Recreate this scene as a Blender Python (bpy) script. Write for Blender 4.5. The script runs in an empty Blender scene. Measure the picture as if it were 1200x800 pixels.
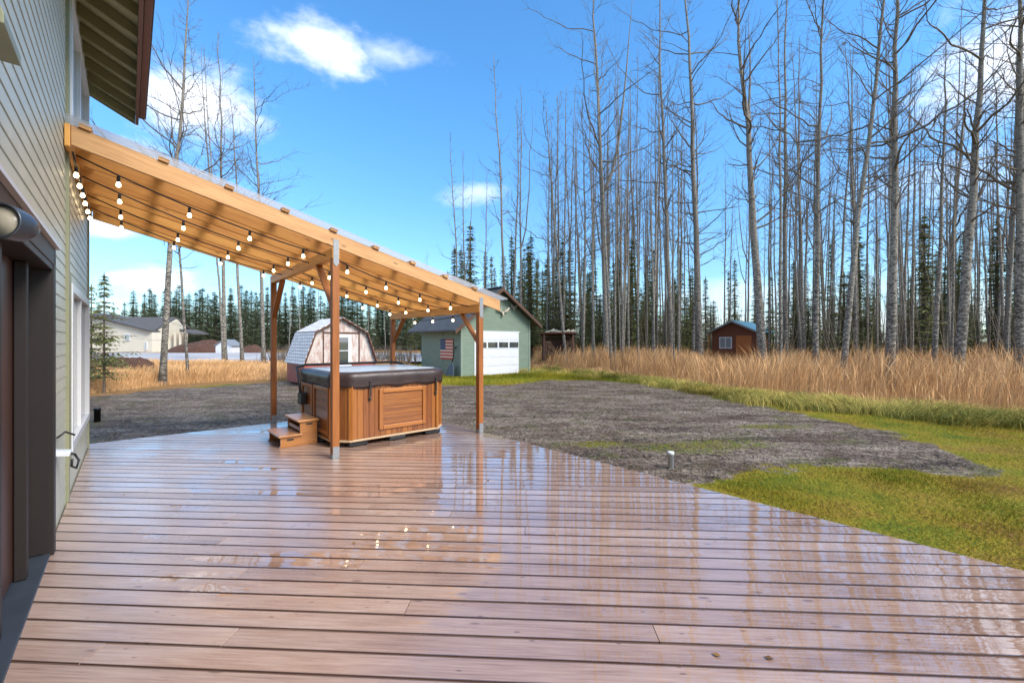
import bpy, math, random
import numpy as np
from mathutils import Vector, Matrix
random.seed(7); RS = np.random.RandomState(7)
R = math.radians
sc = bpy.context.scene
COL = sc.collection
CX, SX = .7443, .6678
TH = math.atan2(SX, CX)            # house frame: x = away from wall, y = along wall
def HW(v, u, z=0): return Vector((v*CX-u*SX, v*SX+u*CX, z))
GZ = -.2                           # yard level, the deck top is 0
def G(px, py, H=1.7):              # ground position seen in that direction from the eye point
    Y = H*500/(py-400); return ((px-600)/500*Y, Y)

# ------------------------------------------------------------------ materials
def newmat(name):
    m = bpy.data.materials.new(name); m.use_nodes = True
    nt = m.node_tree; b = nt.nodes['Principled BSDF']
    return m, nt, b
class N:
    def __init__(s, nt): s.nt = nt
    def n(s, t, **k):
        x = s.nt.nodes.new(t)
        for a, b in k.items(): setattr(x, a, b)
        return x
    def l(s, a, b): s.nt.links.new(a, b)
    def setin(s, sock, v):
        if hasattr(v, 'is_output') or hasattr(v, 'links'): s.l(v, sock)
        else: sock.default_value = v
    def math(s, op, a, b=None, c=None, clamp=False):
        x = s.n('ShaderNodeMath', operation=op, use_clamp=clamp)
        s.setin(x.inputs[0], a)
        if b is not None: s.setin(x.inputs[1], b)
        if c is not None: s.setin(x.inputs[2], c)
        return x.outputs[0]
    def noise(s, vec, scale=5, detail=4, rough=.55, out='Fac', dist=0):
        x = s.n('ShaderNodeTexNoise'); s.l(vec, x.inputs['Vector'])
        x.inputs['Scale'].default_value = scale; x.inputs['Detail'].default_value = detail
        x.inputs['Roughness'].default_value = rough; x.inputs['Distortion'].default_value = dist
        return x.outputs[out]
    def mapv(s, vec, scale=(1,1,1), loc=(0,0,0), rot=(0,0,0)):
        x = s.n('ShaderNodeMapping'); s.l(vec, x.inputs[0])
        x.inputs['Scale'].default_value = scale; x.inputs['Location'].default_value = loc; x.inputs['Rotation'].default_value = rot
        return x.outputs[0]
    def ramp(s, f, stops):
        x = s.n('ShaderNodeValToRGB'); s.l(f, x.inputs[0]); e = x.color_ramp.elements
        while len(e) < len(stops): e.new(.5)
        for i, (p, c) in enumerate(stops):
            e[i].position = p; e[i].color = tuple(c)+((1,) if len(c) == 3 else ())
        return x.outputs[0]
    def mix(s, f, a, b, mode='MIX'):
        x = s.n('ShaderNodeMix', data_type='RGBA', blend_type=mode)
        s.setin(x.inputs[0], f)
        for k, v in ((6, a), (7, b)):
            if isinstance(v, tuple): x.inputs[k].default_value = v+((1,) if len(v) == 3 else ())
            else: s.l(v, x.inputs[k])
        return x.outputs[2]
    def mr(s, v, a, b, c=0, d=1, smooth=True):
        x = s.n('ShaderNodeMapRange'); x.interpolation_type = 'SMOOTHSTEP' if smooth else 'LINEAR'
        s.l(v, x.inputs[0]); x.inputs[1].default_value = a; x.inputs[2].default_value = b
        x.inputs[3].default_value = c; x.inputs[4].default_value = d
        return x.outputs[0]
    def bump(s, h, st, dist, b):
        x = s.n('ShaderNodeBump'); s.l(h, x.inputs['Height']); s.setin(x.inputs['Strength'], st)
        x.inputs['Distance'].default_value = dist; s.l(x.outputs[0], b.inputs['Normal'])
def uvn(k): return k.n('ShaderNodeUVMap', uv_map='UVMap').outputs[0]
def objc(k): return k.n('ShaderNodeTexCoord').outputs['Object']
def pos(k): return k.n('ShaderNodeNewGeometry').outputs['Position']
def attr(k, name): return k.n('ShaderNodeAttribute', attribute_name=name).outputs['Fac']

def wood(name, dark, light, rough=.5, grain=1., knots=True, gloss=0):
    m, nt, b = newmat(name); k = N(nt); uv = uvn(k)
    g = k.noise(k.mapv(uv, (1.2, 22, 1)), 3, 6, .6, dist=.4)
    w = k.noise(k.mapv(uv, (.6, 5, 1)), 2, 3)
    f = k.math('ADD', k.math('MULTIPLY', g, .6), k.math('MULTIPLY', w, .4))
    f = k.math('ADD', f, k.math('MULTIPLY', k.math('SUBTRACT', attr(k, 'rnd'), .5), .28))
    c = k.ramp(f, [(.32, dark), (.68, light)])
    if knots:
        v = k.n('ShaderNodeTexVoronoi'); k.l(k.mapv(uv, (2.2, 7, 1)), v.inputs['Vector']); v.inputs['Scale'].default_value = 1.2
        kn = k.mr(v.outputs['Distance'], .06, .13, 1, 0)
        c = k.mix(k.math('MULTIPLY', kn, .7), c, tuple(x*.35 for x in dark))
    k.l(c, b.inputs['Base Color']); b.inputs['Roughness'].default_value = rough
    if gloss: b.inputs['Coat Weight'].default_value = gloss; b.inputs['Coat Roughness'].default_value = .25
    k.bump(g, .25*grain, .004, b)
    return m
def plain(name, col, rough=.6, metal=0, var=.12, scale=6, bump=0, spec=.5):
    m, nt, b = newmat(name); k = N(nt)
    n1 = k.noise(objc(k), scale, 5, .6)
    c = k.ramp(n1, [(.3, tuple(x*(1-var) for x in col)), (.7, tuple(min(1, x*(1+var)) for x in col))])
    k.l(c, b.inputs['Base Color']); b.inputs['Roughness'].default_value = rough; b.inputs['Metallic'].default_value = metal
    b.inputs['Specular IOR Level'].default_value = spec
    if bump: k.bump(k.noise(objc(k), scale*8, 4), bump, .005, b)
    return m
def emis(name, col, st):
    m, nt, b = newmat(name)
    b.inputs['Base Color'].default_value = col+(1,); b.inputs['Emission Color'].default_value = col+(1,)
    b.inputs['Emission Strength'].default_value = st; return m
M = {}
M['fir'] = wood('fir', (.50,.19,.03), (.80,.40,.09), .55)
M['fir_out'] = wood('fir_face', (.36,.17,.06), (.62,.35,.15), .6)
M['post'] = wood('post_wood', (.21,.062,.010), (.40,.14,.026), .6)
M['cedar'] = wood('cedar', (.17,.048,.008), (.33,.115,.018), .38, knots=False, gloss=.35)
M['cedar_l'] = wood('cedar_light', (.25,.08,.014), (.42,.155,.032), .4, knots=False, gloss=.3)
M['cedar_edge'] = wood('cedar_edge', (.45,.3,.17), (.6,.45,.3), .6, knots=False)
M['step'] = wood('step_wood', (.32,.115,.024), (.54,.24,.065), .38, knots=False, gloss=.3)
M['galv'] = plain('galvanised', (.25,.265,.28), .5, .35, .15, 30)
M['siding'] = plain('olive_siding', (.50,.50,.40), .42, 0, .06, 3, .15)
M['trim'] = plain('olive_trim', (.24,.245,.15), .5, 0, .06, 4)
M['soffit'] = plain('soffit_paint', (.60,.54,.30), .6, 0, .08, 4)
M['tail'] = plain('rafter_paint', (.30,.26,.13), .6, 0, .1, 4)
M['fascia'] = plain('maroon_fascia', (.17,.07,.05), .5, 0, .1, 5)
M['gutter'] = plain('dark_metal', (.05,.04,.04), .35, .6, .1)
M['white'] = plain('white_paint', (.62,.64,.67), .4, 0, .03, 5)
M['vinyl'] = plain('white_vinyl', (.66,.67,.69), .3, 0, .02, 5)
M['brown'] = plain('brown_metal', (.014,.009,.008), .5, 0, .08, 5)
M['brown_r'] = plain('brown_door', (.07,.028,.018), .4, 0, .1, 5)
M['sill'] = plain('dark_sill', (.035,.045,.06), .45, 0, .15, 5)
M['black'] = plain('black_plastic', (.012,.012,.014), .45, 0, .1, 5)
M['lampgrey'] = plain('slate_lamp', (.055,.065,.08), .3, .3, .1, 5)
M['lens'] = plain('lamp_lens', (.40,.37,.30), .25, 0, .2, 12)
M['pvc'] = plain('white_pipe', (.72,.73,.74), .4, 0, .04, 5)
M['bulb'] = emis('lit_bulb', (1.0,.76,.44), 5.5)
M['cream'] = plain('cream_siding', (.60,.57,.49), .6, 0, .04, 1)
M['roofgrey'] = plain('grey_shingle', (.075,.075,.08), .85, 0, .25, 6, .4)
M['mound'] = plain('soil', (.075,.035,.022), .95, 0, .4, 3, .6)
M['rust'] = plain('rusty_metal', (.10,.04,.025), .8, .2, .4, 8, .3)
M['teal'] = plain('teal_metal_roof', (.10,.22,.24), .35, .4, .1, 4)
M['shedroof'] = plain('dark_roof', (.06,.058,.055), .6, .1, .3, 4, .2)
M['logw'] = wood('split_wood', (.06,.03,.018), (.20,.12,.07), .85)
M['darkwood'] = wood('old_dark_wood', (.05,.022,.014), (.14,.07,.045), .8)
M['cabin'] = wood('cabin_siding', (.15,.045,.022), (.26,.085,.04), .7)
M['cabin_door'] = wood('cabin_door', (.40,.12,.03), (.55,.19,.06), .6)
M['bone'] = plain('bone', (.50,.45,.36), .7, 0, .2, 10)
M['shovelg'] = plain('slate_scoop', (.06,.08,.10), .5, 0, .1, 10)

def glass_mat(name, tint=(.05,.06,.07), rough=.03):
    m, nt, b = newmat(name)
    b.inputs['Base Color'].default_value = tint+(1,); b.inputs['Roughness'].default_value = rough
    b.inputs['Specular IOR Level'].default_value = 1.0; b.inputs['IOR'].default_value = 1.9
    return m
M['glass'] = glass_mat('window_glass')
M['glass_l'] = glass_mat('window_glass_pale', (.28,.32,.36), .08)

# green shed lap siding and barn cladding use real laps or bump
def lapmat(name, c, pitch, dirt=.1):
    m, nt, b = newmat(name); k = N(nt); P = objc(k)
    s = k.n('ShaderNodeSeparateXYZ'); k.l(P, s.inputs[0])
    fr = k.math('FRACT', k.math('DIVIDE', s.outputs[2], pitch))
    n1 = k.noise(k.mapv(P, (1,1,4)), 2.5, 5, .6)
    col = k.ramp(n1, [(.3, tuple(x*(1-dirt) for x in c)), (.7, tuple(x*(1+dirt) for x in c))])
    gro = k.mr(fr, .0, .10, 1, 0)
    col = k.mix(k.math('MULTIPLY', gro, .45), col, tuple(x*.35 for x in c))
    k.l(col, b.inputs['Base Color']); b.inputs['Roughness'].default_value = .6
    k.bump(fr, .8, .015, b); return m
M['green'] = lapmat('green_lap', (.185,.245,.19), .14)
M['greentrim'] = plain('green_trim', (.19,.245,.195), .6, 0, .08, 4)
M['barnred'] = lapmat('red_barn_lap', (.33,.10,.085), .12, .25)

def weathered(name):   # whitewashed weathered ply, red paint showing through
    m, nt, b = newmat(name); k = N(nt); P = objc(k)
    s = k.n('ShaderNodeSeparateXYZ'); k.l(P, s.inputs[0])
    n1 = k.noise(k.mapv(P, (3,3,.9)), 2.2, 6, .65)
    f = k.mr(n1, .42, .60)
    col = k.mix(f, (.58,.53,.50), (.42,.29,.25))
    fr = k.math('FRACT', k.math('DIVIDE', s.outputs[2], .125))
    col = k.mix(k.math('MULTIPLY', k.mr(fr, 0, .12, 1, 0), .4), col, (.2,.12,.1))
    k.l(col, b.inputs['Base Color']); b.inputs['Roughness'].default_value = .8
    k.bump(fr, .6, .01, b); return m
M['weath'] = weathered('weathered_white')
def whiteshingle():
    m, nt, b = newmat('worn_white_shingle'); k = N(nt); uv = uvn(k)
    br = k.n('ShaderNodeTexBrick'); k.l(uv, br.inputs['Vector'])
    br.inputs['Scale'].default_value = 1; br.inputs['Brick Width'].default_value = .30; br.inputs['Row Height'].default_value = .13
    br.inputs['Mortar Size'].default_value = .012
    br.inputs['Color1'].default_value = (.80,.80,.80,1); br.inputs['Color2'].default_value = (.66,.66,.67,1); br.inputs['Mortar'].default_value = (.24,.17,.16,1)
    n1 = k.noise(k.mapv(uv, (1,3,1)), 5, 5, .7)
    c = k.mix(k.mr(n1, .56, .72, 0, .65), br.outputs[0], (.26,.21,.2))
    k.l(c, b.inputs['Base Color']); b.inputs['Roughness'].default_value = .65
    k.bump(br.outputs['Fac'], .5, .02, b); return m
M['wshing'] = whiteshingle()

def panelmat():
    m = bpy.data.materials.new('clear_roof_panel'); m.use_nodes = True; nt = m.node_tree; k = N(nt)
    nt.nodes.clear(); o = k.n('ShaderNodeOutputMaterial')
    d = k.n('ShaderNodeBsdfPrincipled'); d.inputs['Base Color'].default_value = (.92,.93,.94,1); d.inputs['Roughness'].default_value = .25
    t = k.n('ShaderNodeBsdfTranslucent'); t.inputs[0].default_value = (.9,.9,.9,1)
    tr = k.n('ShaderNodeBsdfTransparent'); tr.inputs[0].default_value = (.95,.95,.95,1)
    a = k.n('ShaderNodeMixShader'); a.inputs[0].default_value = .55; k.l(d.outputs[0], a.inputs[1]); k.l(t.outputs[0], a.inputs[2])
    c = k.n('ShaderNodeMixShader'); c.inputs[0].default_value = .62; k.l(a.outputs[0], c.inputs[1]); k.l(tr.outputs[0], c.inputs[2])
    k.l(c.outputs[0], o.inputs[0]); return m
M['panel'] = panelmat()

def covermat():
    m, nt, b = newmat('vinyl_cover'); k = N(nt)
    n1 = k.noise(objc(k), 4, 4)
    c = k.ramp(n1, [(.3, (.028,.017,.017)), (.7, (.05,.032,.031))])
    k.l(c, b.inputs['Base Color']); b.inputs['Roughness'].default_value = .4
    k.bump(k.noise(objc(k), 6, 3), .35, .02, b); return m
M['cover'] = covermat()
M['covertop'] = plain('wet_cover_top', (.50,.48,.47), .25, 0, .12, 3)

def deckmat():
    m, nt, b = newmat('wet_deck_stain'); k = N(nt); uv = uvn(k); P = pos(k); rnd = attr(k, 'rnd')
    grain = k.noise(k.mapv(uv, (1.0, 26, 1)), 3, 6, .6, dist=.6)
    broad = k.noise(k.mapv(uv, (.7, 3, 1)), 1.6, 4, .6)
    f = k.math('ADD', k.math('MULTIPLY', grain, .55), k.math('MULTIPLY', broad, .45))
    f = k.math('ADD', f, k.math('MULTIPLY', k.math('SUBTRACT', rnd, .5), .13))
    col = k.ramp(f, [(.30, (.25,.150,.108)), (.50, (.41,.278,.215)), (.70, (.56,.42,.345))])
    v = k.n('ShaderNodeTexVoronoi'); k.l(k.mapv(uv, (2.6, 8, 1)), v.inputs['Vector']); v.inputs['Scale'].default_value = 1
    kn = k.mr(v.outputs['Distance'], .05, .12, 1, 0)
    col = k.mix(k.math('MULTIPLY', kn, .55), col, (.07,.028,.018))
    v2 = k.n('ShaderNodeTexVoronoi'); k.l(k.mapv(uv, (9, 26, 1)), v2.inputs['Vector']); v2.inputs['Scale'].default_value = 1
    vc = k.n('ShaderNodeSeparateColor'); k.l(v2.outputs['Color'], vc.inputs[0])
    spk = k.math('MULTIPLY', k.mr(v2.outputs['Distance'], .08, .2, 1, 0), k.math('GREATER_THAN', vc.outputs[0], .8))
    col = k.mix(k.math('MULTIPLY', spk, .6), col, (.09,.04,.025))
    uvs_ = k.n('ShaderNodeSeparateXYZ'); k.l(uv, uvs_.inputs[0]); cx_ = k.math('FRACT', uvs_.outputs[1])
    cup = k.math('MULTIPLY', k.math('POWER', k.math('ABSOLUTE', k.math('SUBTRACT', cx_, .067)), 2.0), .06)
    cup = k.math('ADD', cup, k.math('MULTIPLY', k.math('MULTIPLY', k.math('SUBTRACT', rnd, .5), .012), cx_))
    cup = k.math('ADD', cup, k.math('MULTIPLY', k.noise(k.mapv(uv, (1.2, 5, 1)), 2, 2), .0009))
    gap_shade = k.math('MAXIMUM', k.mr(cx_, .0075, .002, 0, 1), k.mr(cx_, .1265, .132, 0, 1)); col = k.mix(k.math('MULTIPLY', gap_shade, .88), col, (.045,.016,.010))  # shade of the board gaps painted into the colour of both edges
    # standing water: stretched patches broken board by board
    sp = k.n('ShaderNodeSeparateXYZ'); k.l(P, sp.inputs[0])
    pn = k.noise(k.mapv(uv, (.55, 4.5, 1)), 1.5, 4, .55)
    wn = k.noise(k.mapv(P, (.8, 1.1, 1)), .8, 3, .5)
    # wetter towards the open side of the deck
    cmb = k.math('ADD', k.math('MULTIPLY', sp.outputs[0], .75), k.math('MULTIPLY', sp.outputs[1], .12))
    bias = k.mr(cmb, -1.6, 1.4, -.02, .25)
    w = k.math('ADD', k.math('ADD', k.math('MULTIPLY', pn, .40), k.math('MULTIPLY', wn, .60)), bias)
    w = k.math('ADD', w, k.math('MULTIPLY', k.math('SUBTRACT', rnd, .5), .10))
    wet = k.mr(w, .585, .635)
    damp = k.mr(w, .40, .60)
    pud = None; sx_ = k.math('ADD', sp.outputs[0], k.math('MULTIPLY', k.math('SUBTRACT', k.noise(P, 3.5, 3), .5), .9)); sy_ = k.math('ADD', sp.outputs[1], k.math('MULTIPLY', k.math('SUBTRACT', k.noise(k.mapv(P, (1,1,1), loc=(5,5,0)), 6, 3), .5), .16))
    for (qx, qy, qa, qb) in ((188,627,.14,.055),(185,676,.18,.06),(340,655,.65,.12),(250,690,.25,.07),(420,600,.25,.05),(238,574,.20,.05),(300,549,.38,.06),(275,541,.20,.05),(560,592,.45,.10),(655,660,.30,.05),(420,642,.30,.05),(640,700,.25,.05),(900,640,.5,.1),(700,545,.8,.3),(560,560,.35,.25),(330,560,.12,.03)):
        X0, Y0 = G(qx, qy, 1.5)
        a1 = k.math('DIVIDE', k.math('SUBTRACT', sx_, X0), qa); b1 = k.math('DIVIDE', k.math('SUBTRACT', sy_, Y0), qb)
        e1 = k.math('SUBTRACT', 1.0, k.math('ADD', k.math('MULTIPLY', a1, a1), k.math('MULTIPLY', b1, b1)))
        pud = e1 if pud is None else k.math('MAXIMUM', pud, e1)
    pud = k.mr(pud, 0, .35); wet = k.math('MAXIMUM', wet, pud); damp = k.math('MAXIMUM', damp, pud)
    dark = k.mix(1.0, col, (.86,.80,.77), 'MULTIPLY')
    col2 = k.mix(damp, col, dark)
    k.l(col2, b.inputs['Base Color'])
    r = k.mix(damp, (.42,.42,.42), (.24,.24,.24)); r = k.mix(wet, r, (.018,.018,.018))
    k.l(r, b.inputs['Roughness']); b.inputs['IOR'].default_value = 1.5
    b.inputs['Coat Weight'].default_value = 1; b.inputs['Coat IOR'].default_value = 1.65
    cr = k.mix(damp, (.34,.34,.34), (.13,.13,.13)); cr = k.mix(wet, cr, (.012,.012,.012)); k.l(cr, b.inputs['Coat Roughness'])
    st = k.math('MULTIPLY', k.math('SUBTRACT', 1.0, k.math('MULTIPLY', wet, .96)), .30)
    h = k.math('ADD', grain, k.math('MULTIPLY', k.noise(k.mapv(uv, (3, 6, 1)), 2, 3), .6))
    x = k.n('ShaderNodeBump'); k.l(k.math('ADD', cup, k.math('MULTIPLY', k.math('MULTIPLY', h, st), .0022)), x.inputs['Height']); x.inputs['Strength'].default_value = 1; x.inputs['Distance'].default_value = 1
    k.l(x.outputs[0], b.inputs['Normal']); k.l(x.outputs[0], b.inputs['Coat Normal'])
    return m
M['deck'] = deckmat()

def groundmat():
    m, nt, b = newmat('yard_ground'); k = N(nt); P = pos(k)
    g = attr(k, 'gravel'); t = attr(k, 'dry')
    n1 = k.noise(P, 1.3, 6, .62); n2 = k.noise(P, 9, 5, .65); n3 = k.noise(P, 45, 3, .7)
    # gravel
    tr = k.noise(k.mapv(P, (.45, 1.9, 1), rot=(0,0,R(-24))), 1.5, 5, .6)
    v = k.n('ShaderNodeTexVoronoi'); k.l(P, v.inputs['Vector']); v.inputs['Scale'].default_value = 26
    vs = k.n('ShaderNodeSeparateColor'); k.l(v.outputs['Color'], vs.inputs[0])
    gf = k.math('ADD', k.math('MULTIPLY', n2, .5), k.math('MULTIPLY', tr, .5))
    gc = k.ramp(gf, [(.41, (.03,.018,.010)), (.48, (.125,.089,.062)), (.59, (.28,.225,.175))])
    gc = k.mix(k.math('MULTIPLY', k.mr(vs.outputs[0], .55, 1), .32), gc, (.34,.30,.26))
    gc = k.mix(k.math('MULTIPLY', k.mr(vs.outputs[1], .6, 1), .6), gc, (.03,.02,.016))
    gc = k.mix(k.mr(n1, .50, .62, 0, .6), gc, (.075,.042,.026))
    gc = k.mix(k.mr(k.noise(P, 1.6, 6, .75), .52, .62, 0, .55), gc, (.085,.09,.02))
    gp = k.math('MULTIPLY', k.mr(attr(k, 'moss'), .35, .65), k.mr(n2, .40, .58))
    grs = k.ramp(k.noise(P, 3.2, 6, .7), [(.30, (.045,.075,.006)), (.48, (.105,.125,.008)), (.66, (.19,.15,.02))])
    gc = k.mix(gp, gc, grs)
    # lawn
    ln = k.math('ADD', k.math('MULTIPLY', n1, .6), k.math('MULTIPLY', n3, .4))
    lc = k.ramp(ln, [(.36, (.05,.10,.008)), (.46, (.15,.155,.010)), (.54, (.24,.18,.018)), (.62, (.17,.09,.024))])
    dc = k.ramp(n2, [(.3, (.16,.085,.03)), (.7, (.36,.21,.085))])
    base = k.mix(k.mr(t, .45, .6), lc, dc)
    mask = k.mr(k.math('ADD', g, k.math('MULTIPLY', k.math('SUBTRACT', n2, .5), .9)), .42, .58)
    col = k.mix(mask, base, gc)
    k.l(col, b.inputs['Base Color'])
    k.l(k.mix(mask, (.9,.9,.9), (.62,.62,.62)), b.inputs['Roughness'])
    b.inputs['Specular IOR Level'].default_value = .15
    hh = k.math('ADD', k.math('MULTIPLY', n2, 1.4), k.math('ADD', k.math('MULTIPLY', n3, .5), k.math('MULTIPLY', v.outputs['Distance'], .5)))
    k.bump(hh, .9, .05, b); return m
M['ground'] = groundmat()
def roadmat():
    m, nt, b = newmat('frosty_road'); k = N(nt); P = pos(k)
    n1 = k.noise(k.mapv(P, (.15,.9,1)), 1.2, 5, .65)
    k.l(k.ramp(n1, [(.35, (.24,.23,.22)), (.55, (.40,.39,.39)), (.7, (.66,.67,.70))]), b.inputs['Base Color'])
    b.inputs['Roughness'].default_value = .7; return m
M['road'] = roadmat()

def barkmat():
    m, nt, b = newmat('birch_bark'); k = N(nt); P = objc(k)
    s = k.n('ShaderNodeSeparateXYZ'); k.l(P, s.inputs[0])
    n1 = k.noise(k.mapv(P, (4, 4, 9)), 1.6, 5, .7)
    n2 = k.noise(P, 22, 4, .7)
    base = k.ramp(n2, [(.3, (.18,.16,.13)), (.65, (.42,.385,.33))])
    up = k.ramp(n2, [(.3, (.13,.115,.095)), (.7, (.29,.26,.225))])
    base = k.mix(k.mr(s.outputs[2], 3, 10), base, up)
    thr = k.mr(s.outputs[2], 0, 9, .475, .56)       # rough black bark near the foot
    f = k.mr(k.math('SUBTRACT', n1, thr), -.02, .06)
    n4 = k.noise(k.mapv(P, (10, 10, 26)), 1.3, 4, .7); thr2 = k.mr(s.outputs[2], 0, 11, .49, .58)
    f = k.math('MAXIMUM', f, k.mr(k.math('SUBTRACT', n4, thr2), 0, .06))
    col = k.mix(k.math('MULTIPLY', f, .85), base, (.028,.025,.022))
    foot = k.mr(s.outputs[2], .3, 1.3, .75, 0)
    col = k.mix(k.math('MULTIPLY', foot, k.mr(n1, .35, .5)), col, (.05,.035,.025))
    k.l(col, b.inputs['Base Color']); b.inputs['Roughness'].default_value = .85
    k.bump(k.math('ADD', n1, n4), .8, .03, b); return m
M['bark'] = barkmat()
M['twig'] = plain('bare_twig', (.13,.105,.082), .85, 0, .25, 3)
M['sbark'] = plain('spruce_bark', (.11,.085,.065), .9, 0, .3, 6)
def needlemat(name, a, b2):
    m, nt, b = newmat(name); k = N(nt)
    g = k.n('ShaderNodeObjectInfo').outputs['Random']
    f = k.math('ADD', k.math('MULTIPLY', attr(k, 'rnd'), .75), k.math('MULTIPLY', g, .25))
    k.l(k.ramp(f, [(0, a), (1, b2)]), b.inputs['Base Color']); b.inputs['Roughness'].default_value = .75
    b.inputs['Specular IOR Level'].default_value = .25; return m
M['needle'] = needlemat('spruce_needles', (.05,.07,.02), (.21,.225,.075))
M['needle_f'] = needlemat('far_spruce_needles', (.03,.055,.028), (.10,.135,.06))
M['drygrass'] = needlemat('dry_grass', (.38,.18,.06), (.88,.58,.30))
M['tussock'] = needlemat('tussock_grass', (.07,.115,.010), (.60,.45,.12))
M['lawn'] = needlemat('lawn_grass', (.06,.12,.006), (.48,.33,.03))
for kk in ('drygrass','tussock','lawn'): M[kk].node_tree.nodes['Principled BSDF'].inputs['Specular IOR Level'].default_value = .2

# ------------------------------------------------------------------ mesh building
class MB:
    def __init__(s, origin=(0,0,0)): s.o = Vector(origin); s.v = []; s.f = []; s.uv = []; s.r = []; s.sm = []
    def add(s, vs, fs, uvs=None, smooth=False, r=None):
        n = len(s.v); r = random.random() if r is None else r
        s.v += [Vector(p)-s.o for p in vs]
        for i, f in enumerate(fs):
            s.f.append([n+a for a in f]); s.r.append(r); s.sm.append(smooth)
            if uvs: s.uv.append(uvs[i])
            else: s.uv.append([(vs[a][0]+vs[a][2]*.3, vs[a][1]+vs[a][2]) for a in f])
        return s
    def obox(s, c, ax, ay, az, r=None):     # oriented box with half-axis vectors, UV follows the longest axis
        c = Vector(c); A = [Vector(ax), Vector(ay), Vector(az)]
        sg = [(-1,-1,-1),(1,-1,-1),(1,1,-1),(-1,1,-1),(-1,-1,1),(1,-1,1),(1,1,1),(-1,1,1)]
        vs = [c+A[0]*a+A[1]*b+A[2]*d for a, b, d in sg]
        fs = [(0,3,2,1),(4,5,6,7),(0,1,5,4),(1,2,6,5),(2,3,7,6),(3,0,4,7)]
        if A[0].cross(A[1]).dot(A[2]) < 0: fs = [f[::-1] for f in fs]
        L = [a.length for a in A]; li = L.index(max(L)); ot = [i for i in range(3) if i != li]
        ou, ov = random.uniform(0, 50), random.uniform(0, 50)
        uvs = []
        for f in fs:
            q = []
            for i in f:
                g = sg[i]; q.append((ou+g[li]*L[li], ov+g[ot[0]]*L[ot[0]]+g[ot[1]]*L[ot[1]]))
            uvs.append(q)
        return s.add(vs, fs, uvs, r=r)
    def box(s, x0, x1, y0, y1, z0, z1, r=None):
        return s.obox(((x0+x1)/2,(y0+y1)/2,(z0+z1)/2), ((x1-x0)/2,0,0), (0,(y1-y0)/2,0), (0,0,(z1-z0)/2), r)
    def bar(s, p0, p1, w, h, up=(0,0,1)):
        p0, p1 = Vector(p0), Vector(p1); d = (p1-p0); L = d.length; d.normalize(); up = Vector(up)
        side = d.cross(up).normalized(); u2 = side.cross(d)
        return s.obox((p0+p1)/2, d*L/2, side*w/2, u2*h/2)
    def tube(s, pts, rad, n=8, caps=True, smooth=True):
        pts = [Vector(p) for p in pts]; rr = rad if isinstance(rad, (list, tuple)) else [rad]*len(pts)
        vs = []; fs = []
        for i, p in enumerate(pts):
            d = (pts[min(i+1, len(pts)-1)]-pts[max(i-1, 0)]).normalized()
            a = d.cross(Vector((0,0,1)));
            if a.length < .05: a = d.cross(Vector((1,0,0)))
            a.normalize(); b = d.cross(a)
            for j in range(n):
                t = 2*math.pi*j/n; vs.append(p+(a*math.cos(t)+b*math.sin(t))*rr[i])
        for i in range(len(pts)-1):
            for j in range(n): fs.append((i*n+j, i*n+(j+1)%n, (i+1)*n+(j+1)%n, (i+1)*n+j))
        if caps: fs.append(tuple(range(n-1, -1, -1))); fs.append(tuple((len(pts)-1)*n+j for j in range(n)))
        return s.add(vs, fs, None, smooth)
    def prism(s, poly, vec):      # polygon (3D points) pushed by vec
        poly = [Vector(p) for p in poly]; n = len(poly); vec = Vector(vec)
        vs = poly+[p+vec for p in poly]
        fs = [tuple(range(n-1, -1, -1)), tuple(range(n, 2*n))]+[(i, (i+1)%n, n+(i+1)%n, n+i) for i in range(n)]
        nrm = Vector((0,0,0))
        for i in range(n): nrm += poly[i].cross(poly[(i+1)%n])
        if nrm.dot(vec) < 0: fs = [f[::-1] for f in fs]
        return s.add(vs, fs)
    def quad(s, a, b, c, d, uvs=None): return s.add([a,b,c,d], [(0,1,2,3)], [uvs] if uvs else None)
    def build(s, name, mat, parent=None, bevel=0, seg=2, label=None):
        me = bpy.data.meshes.new(name); me.from_pydata([tuple(p) for p in s.v], [], s.f)
        uvl = me.uv_layers.new(name='UVMap'); flat = [c for f in s.uv for q in f for c in q]
        uvl.data.foreach_set('uv', flat)
        a = me.attributes.new('rnd', 'FLOAT', 'FACE'); a.data.foreach_set('value', s.r)
        me.polygons.foreach_set('use_smooth', s.sm)
        me.materials.append(mat if not isinstance(mat, str) else M[mat]); me.update()
        o = bpy.data.objects.new(name, me); COL.objects.link(o)
        if parent: o.parent = parent
        else: o.location = s.o
        if bevel:
            b = o.modifiers.new('b', 'BEVEL'); b.width = bevel; b.segments = seg; b.limit_method = 'ANGLE'
        if label: o['label'] = label
        return o
M['undershade'] = plain('under_deck_shade', (.012,.009,.007), .9, 0, .2, 3)  # near black: shade below the deck put into the framing colour
def tag(o, label=None, cat=None, group=None, kind=None):
    if label: o['label'] = label
    if cat: o['category'] = cat
    if group: o['group'] = group
    if kind: o['kind'] = kind
    return o
def thing(name, label, cat, loc, rz=0, group=None):
    o = bpy.data.objects.new(name, None); COL.objects.link(o); o.location = loc; o.rotation_euler = (0,0,rz); o.empty_display_size = .2
    return tag(o, label, cat, group)
def hthing(name, label, cat, vu, z=0, group=None):   # thing in the house frame; returns (empty, origin for MB)
    o = thing(name, label, cat, HW(vu[0], vu[1], z), TH, group); return o, (vu[0], vu[1], z)
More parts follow.
